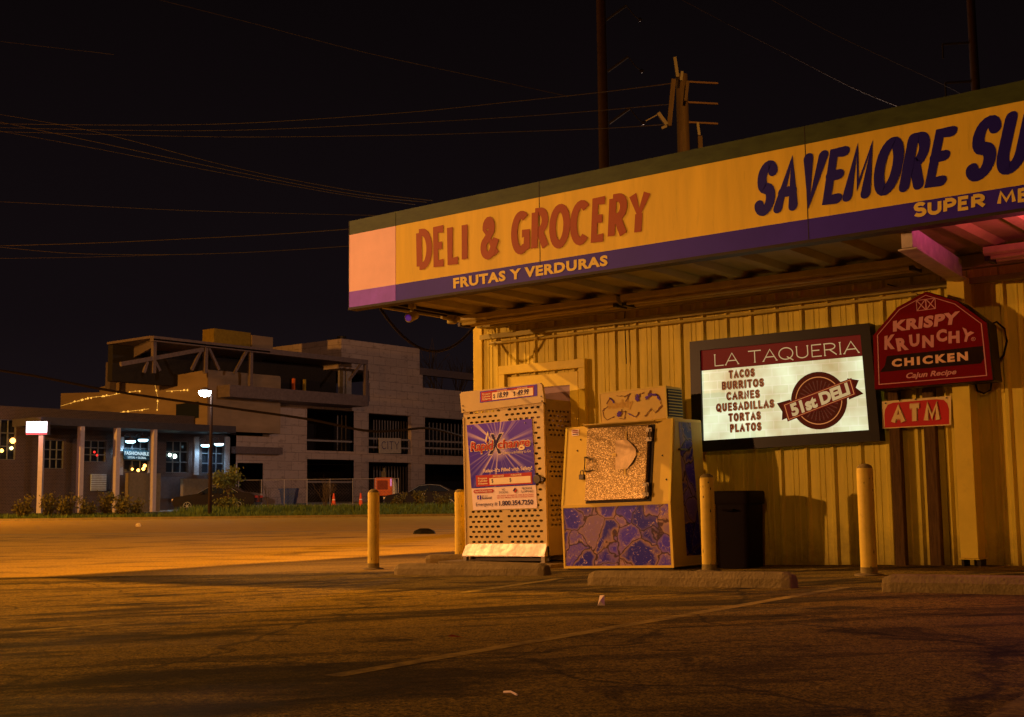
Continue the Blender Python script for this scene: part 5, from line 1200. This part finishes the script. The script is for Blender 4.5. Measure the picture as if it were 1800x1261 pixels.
t = thing('shop_sign', 'teal shop sign reading FASHIONABLE hung under two lamps', 'sign', fqd(.5, 1)); fqd.rect(0, 0, 1, 1, sign_teal, t, 'board', 0, True, .1)
fqd.text('FASHIONABLE', .03, .18, .97, .52, G_cyanlet, t, lift=.012, bold=.02); fqd.text('LOCAL + GLOBAL', .15, .66, .86, .86, G_cyanlet, t, lift=.012, bold=.02)
# lamps seen in and at the windows
def bulb(x, y, X, r, m, label, cat='lamp', E=0):
    p = F(x, y, X); b = MB(); b.lathe([(r*.4, -r), (r, -r*.3), (r, r*.3), (r*.4, r)], p, 12); o = b.build('lamp_bulb', m, smooth=True); tag(o, label, cat, 'small lamps in the shop windows')
    return o
bulb(22.5, 775, XF-.1, .15, G_warm, 'larger amber lamp in the far left shop window'); bulb(20, 788, XF-.1, .10, glow('cream_lamp_glow', (1, .75, .3), 4), 'cream lamp just below the larger amber lamp, far left window')
bulb(3, 792.5, XF-.1, .10, G_warm, 'small amber lamp low in the far left shop window')
bulb(298.5, 800, XF-.08, .10, G_wht, 'left of two white lamps in the dark middle shop window'); bulb(307, 802.5, XF-.08, .13, G_wht, 'right of two white lamps in the dark middle shop window')
bulb(243, 827, XF+.4, .09, G_warm, 'left amber lamp below the teal shop sign'); bulb(252, 824.5, XF+.4, .10, G_warm, 'middle amber lamp below the teal shop sign'); bulb(254.5, 819, XF+.4, .10, G_warm, 'topmost amber lamp below the teal shop sign')
bulb(232.5, 825, XF+.4, .07, G_warm, 'faint small amber lamp below the left end of the teal sign')
bulb(166, 795, XF-.08, .07, G_redled, 'upper red standby lamp in the dark shop window'); bulb(170.5, 800.5, XF-.08, .07, G_redled, 'lower red standby lamp in the dark shop window')
# ---- lit pole sign
p = atd(70, 878, 66); zb_ = gz(p.x, p.y)
t = thing('pole_sign', 'small glowing white and red lightbox sign on a pale pole', 'sign', (p.x, p.y, zb_), YAW)
h = lambda y: atd(64, y, 66).z-zb_
px_ = 66/FPX
m = MB(); m.box(-4*px_, 4*px_, -.12, .12, 0, h(766)); m.build('pole', col_m, t)
m = MB(); m.box(-26*px_, 12*px_, -.2, .2, h(765), h(741)); m.build('case', steel_frame, t)
m = MB(); m.box(-25*px_, 11*px_, -.212, -.202, h(760.5), h(742)); m.build('lit_face', G_sign, t); m = MB(); m.box(-25*px_, 11*px_, -.212, -.202, h(764), h(760.7)); m.build('red_strip', G_red, t)
lamp('sign_spill', 'POINT', (p.x+.6, p.y-1.0, h(752)+zb_-.2), (1, .55, .75), .5, 3, .3)
# ---- street lamp
p = atd(369, 884, 60); zb_ = gz(p.x, p.y)
t = thing('street_lamp', 'tall thin street lamp with a blinding white head', 'street lamp', (p.x, p.y, zb_), YAW); px_ = 60/FPX
h = lambda y: atd(368, y, 60).z-zb_
m = MB(); m.tube([(0, 0, 0), (.0, 0, h(694))], [.10, .065], 10); m.build('pole', pole_st, t, smooth=True)
m = MB(); m.tube([(0, 0, h(696)), (-.1, 0, h(690)), (-.34, 0, h(688))], .04, 8); m.build('arm', pole_st, t)
m = MB(); m.lathe([(.02, .2), (.2, .15), (.30, .02)], (-.34, 0, h(688)), 14); m.build('lamp_head', steel_frame, t, smooth=True)
m = MB(); m.lathe([(.30, .018), (.31, -.08), (.22, -.22), (.02, -.28)], (-.34, 0, h(688)), 14); m.build('lens', G_lamp, t, smooth=True)
lamp('white_street_lamp', 'POINT', uv(side(p.x, p.y)-.34, 59.6)+(h(695)+zb_,), (.85, .95, 1), .12, 12, .2)
# ---- cars
def make_car(label):
    t = thing('parked_car', label, 'car', (0, 0, 0), group='dark cars parked across the road')
    prof = [(-2.30, .42), (-2.32, .62), (-2.18, .80), (-1.50, .92), (-.95, .98), (-.35, 1.36), (.25, 1.43), (.85, 1.38), (1.50, 1.06), (2.05, 1.0), (2.30, .84), (2.33, .5), (2.2, .32), (-2.2, .30)]
    b = MB(); n = len(prof); vs = []
    for y, k in ((-.84, 0), (-.60, 1), (.60, 1), (.84, 0)):
        for x, z in prof:
            yy = y
            if not k and z > .95: yy = y*(1-.32*(z-.95)/.45)
            vs.append((x*(1 if k else .985), yy if not k else yy, z+(.015 if k and z > .7 else 0)))
    fs = [tuple(range(n)), tuple(3*n+k for k in reversed(range(n)))]
    for i in range(3):
        for k in range(n): fs.append((i*n+k, i*n+(k+1) % n, (i+1)*n+(k+1) % n, (i+1)*n+k))
    b.add(vs, fs).build('body', car_m, t, smooth=True)
    for sgn in (-1, 1):
        def w(x, z): return (x, sgn*(.845*(1-.32*max(0, z-.95)/.45)+.006), z)
        for poly in (((-.86, 1.0), (-.34, 1.30), (.20, 1.36), (.20, 1.0)), ((.26, 1.0), (.26, 1.36), (.80, 1.31), (1.28, 1.06), (1.20, 1.0))):
            b = MB(); b.add([w(*q) for q in poly], [tuple(range(len(poly)))]); b.build('side_window', glass_dk, t)
        b = MB(); b.tube([w(-.90, 1.0), w(-.35, 1.33), w(.25, 1.395), w(.83, 1.34), w(1.35, 1.05)], .012, 5); b.build('window_trim', rim_m, t)
        for xw in (-1.42, 1.38):
            b = MB(); b.tube([(xw, sgn*.66, .32), (xw, sgn*.855, .32)], .325, 22); wh = b.build('wheel', tyre_m, t)
            b = MB()
            for k in range(7):
                a = 2*pi*k/7; b.beam((xw+.05*cos(a), sgn*.862, .32+.05*sin(a)), (xw+.215*cos(a), sgn*.862, .32+.215*sin(a)), .012, .055, (0, 1, 0))
            b.tube([(xw+.22*cos(2*pi*k/20), sgn*.862, .32+.22*sin(2*pi*k/20)) for k in range(21)], .014, 5); b.tube([(xw, sgn*.85, .32), (xw, sgn*.872, .32)], .06, 10)
            r_ = b.build('rim', rim_m, wh)
        b = MB(); b.box(-.15, .02, sgn*.851, sgn*.858, .86, .885); b.build('door_handle', rim_m, t)
        b = MB(); b.box(2.22, 2.345, sgn*.5-.2, sgn*.5+.2, .74, .86); b.build('tail_light', ban_red, t); b = MB(); b.box(-2.335, -2.24, sgn*.55-.17, sgn*.55+.17, .60, .72); b.build('headlight', ban_white, t)
        b = MB(); b.box(-.72, -.56, sgn*.86-.07, sgn*.86+.07, .98, 1.08); b.build('mirror', car_m, t)
    return t
car = make_car('black sedan with bright alloy wheels parked behind the lone bollard')
X_, Y2 = uv((746-900)/FPX*70, 70); car.location = (X_, Y2, gz(X_, Y2)); car.rotation_euler = (0, 0, YAW+.05)
X_, Y2 = uv((383-900)/FPX*68, 68); dup(car, (X_, Y2, gz(X_, Y2)), YAW-.06, 'dark car half hidden by the grass and the small leafy tree')
# ---- orange machine, cones, skip, fence, hydrant
p = atd(677, 872, 82); zb_ = gz(p.x, p.y); t = thing('work_machine', 'orange construction machine seen from behind with a dark engine panel', 'machine', (p.x, p.y, zb_), YAW); k = 82/FPX
hh = lambda y: atd(677, y, 82).z-zb_
m = MB(); m.box(-17*k, 14*k, -.6, 2, hh(872), hh(840)); m.build('body', orange_m, t, bevel=.08); m = MB(); m.box(-12*k, 6*k, -.62, -.605, hh(861), hh(845)); m.build('engine_panel', mat('rust_brown_panel', (.20, .035, .012), .6), t)
m = MB(); m.prism([(14*k, -.4, hh(872)), (18*k, -.4, hh(868)), (17*k, -.4, hh(850)), (14*k, -.4, hh(842))], (0, 1.6, 0)); m.build('side_guard', ban_cream, t); m = MB(); m.box(10.5*k, 13*k, -.63, -.605, hh(855), hh(842)); m.build('rear_lamp', glow('pink_lamp', (.9, .25, .5), .7), t)
m = MB(); m.box(-6*k, 2*k, -.2, .6, hh(840), hh(829)); m.tube([(-1*k, 0, hh(829)), (-1*k, 0, hh(823))], .08, 8); m.build('exhaust', steel_dk, t); m = MB(); m.box(-16*k, -9*k, -.5, 1.8, 0, hh(872)); m.build('track', tyre_m, t); m = MB(); m.box(6*k, 13*k, -.5, 1.8, 0, hh(872)); m.build('track', tyre_m, t)
def cone(x, label):
    p = atd(x, 893, 74); p.z = gz(p.x, p.y); t = thing('traffic_cone', label, 'cone', p, group='orange traffic cones by the site fence')
    m = MB(); m.lathe([(.16, .03), (.04, .95), (.03, .96)], n=14); m.build('cone', cone_m, t, smooth=True); m = MB(); m.lathe([(.118, .34), (.086, .60)], n=14); m.build('collar', ban_white, t); m = MB(); m.box(-.2, .2, -.2, .2, 0, .03); m.build('base', tyre_m, t)
cone(586.5, 'orange traffic cone farther left, near the bare sapling'); cone(634, 'orange traffic cone just left of the lone bollard')
p = atd(505, 885, 80); t = thing('waste_skip', 'dark blue waste skip standing before the unfinished block', 'skip', (p.x, p.y, gz(p.x, p.y)), YAW)
m = MB(); m.prism([(-.35, 0, 0), (.35, 0, 0), (.55, 0, 1.15), (-.55, 0, 1.15)], (0, 1.2, 0)); m.build('body', blue_skip, t); m = MB(); m.box(-.6, .6, -.04, -.002, 1.05, 1.15); m.build('rim', blue_skip, t)
fnc = thing('site_fence', 'low chain link site fence on thin steel posts before the open bays', 'fence', (*uv((520-900)/FPX*78, 78), .3), YAW)
for i in range(11):
    u = -8+i*1.45; m = MB(); m.tube([(u, 0, 0), (u, 0, 1.75)], .025, 6); m.build('post', stud_m, fnc)
for z in (.1, 1.72):
    m = MB(); m.tube([(-8, 0, z), (6.5, 0, z)], .018, 6); m.build('rail', stud_m, fnc)
m = MB()
for i in range(72):
    u = -8+i*.2; m.beam((u, .03, .1), (u+1.0 if u+1 < 6.5 else 6.5, .03, 1.1 if u+1 < 6.5 else .1+6.5-u), .008, .008); m.beam((u, .05, 1.7), (u+1.0 if u+1 < 6.5 else 6.5, .05, .7 if u+1 < 6.5 else 1.7-(6.5-u)), .008, .008)
m.build('mesh', steel_frame, fnc)
p = atd(52.5, 862, 72); t = thing('fire_hydrant', 'small white fire hydrant at the corner of the brick shops', 'hydrant', (p.x, p.y, p.z-.05))
m = MB(); m.lathe([(.20, 0), (.20, .06), (.13, .07), (.13, .48), (.17, .5), (.17, .54), (.12, .66), (.04, .72), (.04, .76)], n=14); m.build('barrel', ban_white, t, smooth=True); m = MB(); m.tube([(-.22, 0, .36), (.22, 0, .36)], .07, 10); m.build('nozzle', ban_white, t)
b = MB(); b.box(-.35, .35, -.35, .35, -.9, -.001); b.build('base', kerb_m, t)
# ---- plants
def leafball(n, f, size, seed):
    r = random.Random(seed); b = MB()
    for _ in range(n):
        p = f(r); d = Vector((r.gauss(0, 1), r.gauss(0, 1), r.gauss(0, 1)+.5)).normalized(); s_ = d.cross(Vector((r.gauss(0, 1), r.gauss(0, 1), .3))).normalized(); l = size*r.uniform(.6, 1.4); w = l*.32
        b.add([p, p+d*l*.5+s_*w, p+d*l, p+d*l*.5-s_*w], [(0, 1, 2, 3)])
    return b
def shrub(seed):
    t = thing('shrub', '', 'shrub', (0, 0, 0), group='young shrubs in a row on the verge')
    r = random.Random(seed); st = MB(); tips = []
    for k in range(13):
        a = r.uniform(0, 2*pi); l = r.uniform(.45, 1.15); sp_ = r.uniform(.1, .55); pts = [Vector((0, 0, 0))+Vector((cos(a)*.05, sin(a)*.05, 0)), Vector((cos(a)*sp_*.5, sin(a)*sp_*.5, l*.55)), Vector((cos(a)*sp_*.8, sin(a)*sp_*.8, l))]
        st.tube(pts, [.018, .012, .006], 5); tips.append(pts)
    st.build('stem', bark_m, t)
    def f(r):
        pts = r.choice(tips); q = r.uniform(.15, 1); p = pts[0].lerp(pts[1], q*2) if q < .5 else pts[1].lerp(pts[2], q*2-1)
        return p+Vector((r.gauss(0, .09), r.gauss(0, .09), r.gauss(0, .06)))
    leafball(520, f, .12, seed).build('foliage', shrub_m, t); return t
protos = [shrub(21), shrub(22), shrub(23)]
names = ['leftmost leafy shrub of the verge row, before the lit pole sign', 'second shrub from the left in the verge row', 'third shrub from the left in the verge row, before the canopy posts', 'middle shrub of the seven in the verge row', 'third shrub from the right in the verge row', 'second shrub from the right in the verge row', 'rightmost smaller shrub of the verge row, before the rendered planter wall']
for i, x in enumerate((48, 85, 121, 156, 186, 216, 242)):
    X_, Y2 = uv((x-900)/FPX*60, 60+rng.uniform(-.5, .5)); o = protos[i] if i < 3 else dup(protos[i % 3], (0, 0, 0)); o.location = (X_, Y2, gz(X_, Y2)-.02); o.rotation_euler = (0, 0, i*1.3); s_ = (1.0, .95, 1.05, .92, .98, 1.05, .82)[i]*1.12; o.scale = (s_, s_, s_*.95); o['label'] = names[i]
for i, (x, lb) in enumerate(((700, 'low dark shrub before the front wheel of the black sedan'), (735, 'low dark shrub before the middle of the black sedan'), (776, 'low dark shrub before the rear wheel of the black sedan'))):
    X_, Y2 = uv((x-900)/FPX*64, 64); o = dup(protos[i], (X_, Y2, gz(X_, Y2)-.02), i*2.1, lb); o.scale = (.95, .95, .85); o['group'] = 'low shrubs before the black sedan'
def branch(b, p, d, l, r, lev, rr, tips):
    q = p+d*l; b.tube([p, p+d*l*.5+Vector((rr.gauss(0, .03), rr.gauss(0, .03), 0))*l, q], [r, r*.8, r*.6], 5); tips.append(q)
    if lev:
        for _ in range(3 if lev > 1 else 2):
            nd = (d+Vector((rr.gauss(0, .34), rr.gauss(0, .34), rr.uniform(0, .35)))).normalized(); branch(b, p+d*l*rr.uniform(.5, 1), nd, l*rr.uniform(.6, .85), r*.6, lev-1, rr, tips)
p = uv((402-900)/FPX*63, 63); t = thing('small_tree', 'small leafy yellow green tree on the verge beside the street lamp', 'tree', (p[0], p[1], gz(*p)-.02))
rr = random.Random(5); b = MB(); tips = []; branch(b, Vector((0, 0, 0)), Vector((0, 0, 1)), .9, .045, 4, rr, tips); b.build('trunk', bark_m, t)
def f(r):
    if r.random() < .72:
        q = r.choice(tips); return q+Vector((r.gauss(0, .16), r.gauss(0, .16), r.gauss(0, .16)))
    return Vector((r.gauss(0, .35), r.gauss(0, .35), r.uniform(.2, .7)))
leafball(1500, f, .14, 9).build('crown', tree_m, t)
def sapling(x, v, hh_, label, seed, n=4):
    p = uv((x-900)/FPX*v, v); t = thing('bare_sapling', label, 'sapling', (p[0], p[1], gz(*p)-.02), group='leafless saplings on the verge'); rr = random.Random(seed); b = MB()
    for k in range(n):
        a = rr.uniform(0, 6.28); branch(b, Vector((rr.gauss(0, .05), rr.gauss(0, .05), 0)), Vector((cos(a)*.22, sin(a)*.22, 1)).normalized(), hh_*.36, .02, 3, rr, [])
    b.build('branches', bark_m, t); return t
sapling(570, 63, 2.0, 'leafless many stemmed sapling before the open ground floor bay', 31, 7); sapling(476, 64, 2.1, 'thin leafless sapling on a single trunk, left of the blue skip', 33, 1)
p = F(782, 720, XF-14); t = thing('bare_tree', 'big leafless tree behind the right end of the unfinished block', 'tree', (p.x, p.y, 0)); rr = random.Random(12); b = MB()
branch(b, Vector((0, 0, 0)), Vector((0, 0, 1)), 6, .25, 5, rr, []); b.build('branches', bark_m, t)

pole_hw = mat('grey_pole_hardware', (.014, .010, .005), .5)
# ================================================================== POLES AND WIRES
def pole(x, ytop, ybot, v, r0, r1, m, label, base=None):
    A, B = atd(x[0], ytop, v), atd(x[1], ybot, v); d = (A-B).normalized(); z0 = gz(B.x, B.y); ft = B+d*((z0-B.z)/d.z); ft = Vector((A.x, A.y, z0-.05))
    t = thing('utility_pole', label, 'pole', ft); b = MB(); b.tube([ft, A], [r0, r1], 14); b.build('shaft', m, t, True, smooth=True); return t, A
t, A1 = pole((1055, 1067), -60, 295, 46, .24, .18, pole_st, 'tall rusty steel pole rising behind the green sign band, leftmost of the poles')
def steel_arm(t, v, pts, r):
    b = MB(); b.tube([atd(x, y, v) for x, y in pts], r, 7); b.build('insulator_arm', steel_dk, t, True)
for y in (36, 126, 217):
    o_x = 3*(y-36)/90+1065; steel_arm(t, 46, ((o_x, y), (o_x+18, y-13), (o_x+36, y-26)), .05)
    b = MB(); b.tube([atd(o_x+36, y-26, 46), atd(o_x+50, y-8, 46), atd(o_x+60, y-1, 46)], .02, 6); b.lathe([(.03, -.08), (.10, 0), (.03, .08)], atd(o_x+60, y-1, 46), 10); b.build('insulator', pole_hw, t, True)
t, A2 = pole((1198, 1200), 132, 262, 24, .16, .12, pole_m, 'weathered wooden power pole with hardware, behind the sign band')
def bx_(x0, y0, x1, y1, v, w, m, nm):
    b = MB(); b.beam(atd(x0, y0, v), atd(x1, y1, v), w, w); return b.build(nm, m, t, True)
bx_(1184, 140, 1176, 222, 23.7, .09, pole_m, 'side_board'); bx_(1209, 143, 1205, 178, 23.7, .06, pole_m, 'side_board'); bx_(1186, 101, 1191, 136, 23.8, .06, pole_hw, 'switch_arm'); bx_(1199, 126, 1197, 142, 23.6, .05, pole_hw, 'bracket')
bx_(1157, 199, 1172, 220, 23.6, .07, cable_m, 'fuse_cutout'); bx_(1135, 213, 1156, 202, 23.6, .02, cable_m, 'switch_arm'); bx_(1163, 226, 1172, 222, 23.6, .05, cable_m, 'bracket'); bx_(1226, 216, 1229, 238, 23.8, .05, pole_hw, 'insulator'); bx_(1230, 240, 1231, 262, 23.8, .09, pole_m, 'stub_post')
for y in (146, 182, 217): bx_(1206, y-2, 1262, y+1, 24, .035, pole_st, 'crossarm')
t, A3 = pole((1704, 1717), -40, 150, 48, .22, .16, pole_st, 'tall rusty steel pole at the far right above the sign band')
for y0 in (77, 145):
    k = 3+(y0-77)*.07; steel_arm(t, 48, ((1706+k, y0-2), (1655+k, y0+1)), .05); b = MB(); b.tube([atd(1654+k, y0, 48), atd(1655+k, y0+26, 48)], .035, 6); b.build('insulator', pole_hw, t, True)
def wire(pts, label, r=.02, v=(55, 30), m=wire_m):
    n = len(pts); P = [atd(x, y, v[0]+(v[1]-v[0])*i/(n-1)) for i, (x, y) in enumerate(pts)]
    # smooth the sag
    Q = []
    for i in range(n-1):
        p0, p1, p2, p3 = P[max(i-1, 0)], P[i], P[i+1], P[min(i+2, n-1)]
        for k in range(6):
            s_ = k/6; Q.append(.5*((2*p1)+(p2-p0)*s_+(2*p0-5*p1+4*p2-p3)*s_**2+(3*p1-p0-3*p2+p3)*s_**3))
    Q.append(P[-1]); b = MB(); b.tube(Q, r*(.7 if m is wire_m else 1), 5); o = b.build('power_line', m, smooth=True); tag(o, label, 'wire', 'overhead wires'); return o
wire([(-60, 217), (200, 220), (420, 217), (700, 199), (900, 179), (1060, 162), (1180, 147)], 'uppermost of three wires running to the wooden pole', .016, (60, 24))
wire([(-60, 223), (200, 229), (420, 229), (700, 217), (900, 206), (1060, 194), (1182, 183)], 'middle of three wires running to the wooden pole', .014, (60, 24))
wire([(-60, 230), (200, 237), (420, 241), (700, 238), (900, 232), (1060, 226), (1172, 219)], 'lowest of three wires running to the wooden pole', .014, (60, 24))
wire([(-60, 192), (150, 228), (400, 292), (600, 332), (760, 353)], 'upper of three wires sloping down to the sign band', .014, (60, 30))
wire([(-60, 202), (150, 246), (400, 299), (600, 338), (750, 356)], 'middle of three wires sloping down to the sign band', .016, (60, 30))
wire([(-60, 220), (150, 258), (400, 306), (600, 342), (730, 360)], 'lowest of three wires sloping down to the sign band', .012, (60, 30))
wire([(-60, 434), (150, 428), (350, 419), (500, 411), (650, 400)], 'wire rising to the left end of the sign band', .018, (60, 34))
wire([(-60, 428), (100, 444), (260, 448), (430, 444), (640, 431)], 'thin wire sagging below the left end of the sign band', .012, (60, 34))
wire([(-60, 455), (120, 453), (300, 448)], 'faint wire crossing low at the left edge', .010, (60, 50))
wire([(-60, 352), (150, 362), (350, 371), (660, 379)], 'faint level wire left of the sign band', .010, (60, 34))
wire([(240, -10), (420, 35), (640, 92), (900, 148), (1000, 170)], 'long faint wire from the top left towards the poles', .014, (60, 40))
wire([(-60, 66), (60, 80), (200, 96)], 'short faint wire high at the left edge', .010, (60, 55))
wire([(1180, -10), (1290, 48), (1400, 104), (1500, 155), (1600, 196)], 'faint wire dropping behind the blue lettering', .016, (50, 30))
wire([(1340, -10), (1450, 52), (1560, 104), (1660, 150), (1720, 182)], 'faint wire sloping down to the far right steel pole', .014, (50, 44))
wire([(-80, 640), (60, 661), (200, 688), (400, 717), (540, 737), (640, 757), (700, 757), (750, 753), (800, 764), (860, 785)], 'thick black cable drooping across the unfinished block', .05, (46, 52), cable_m)
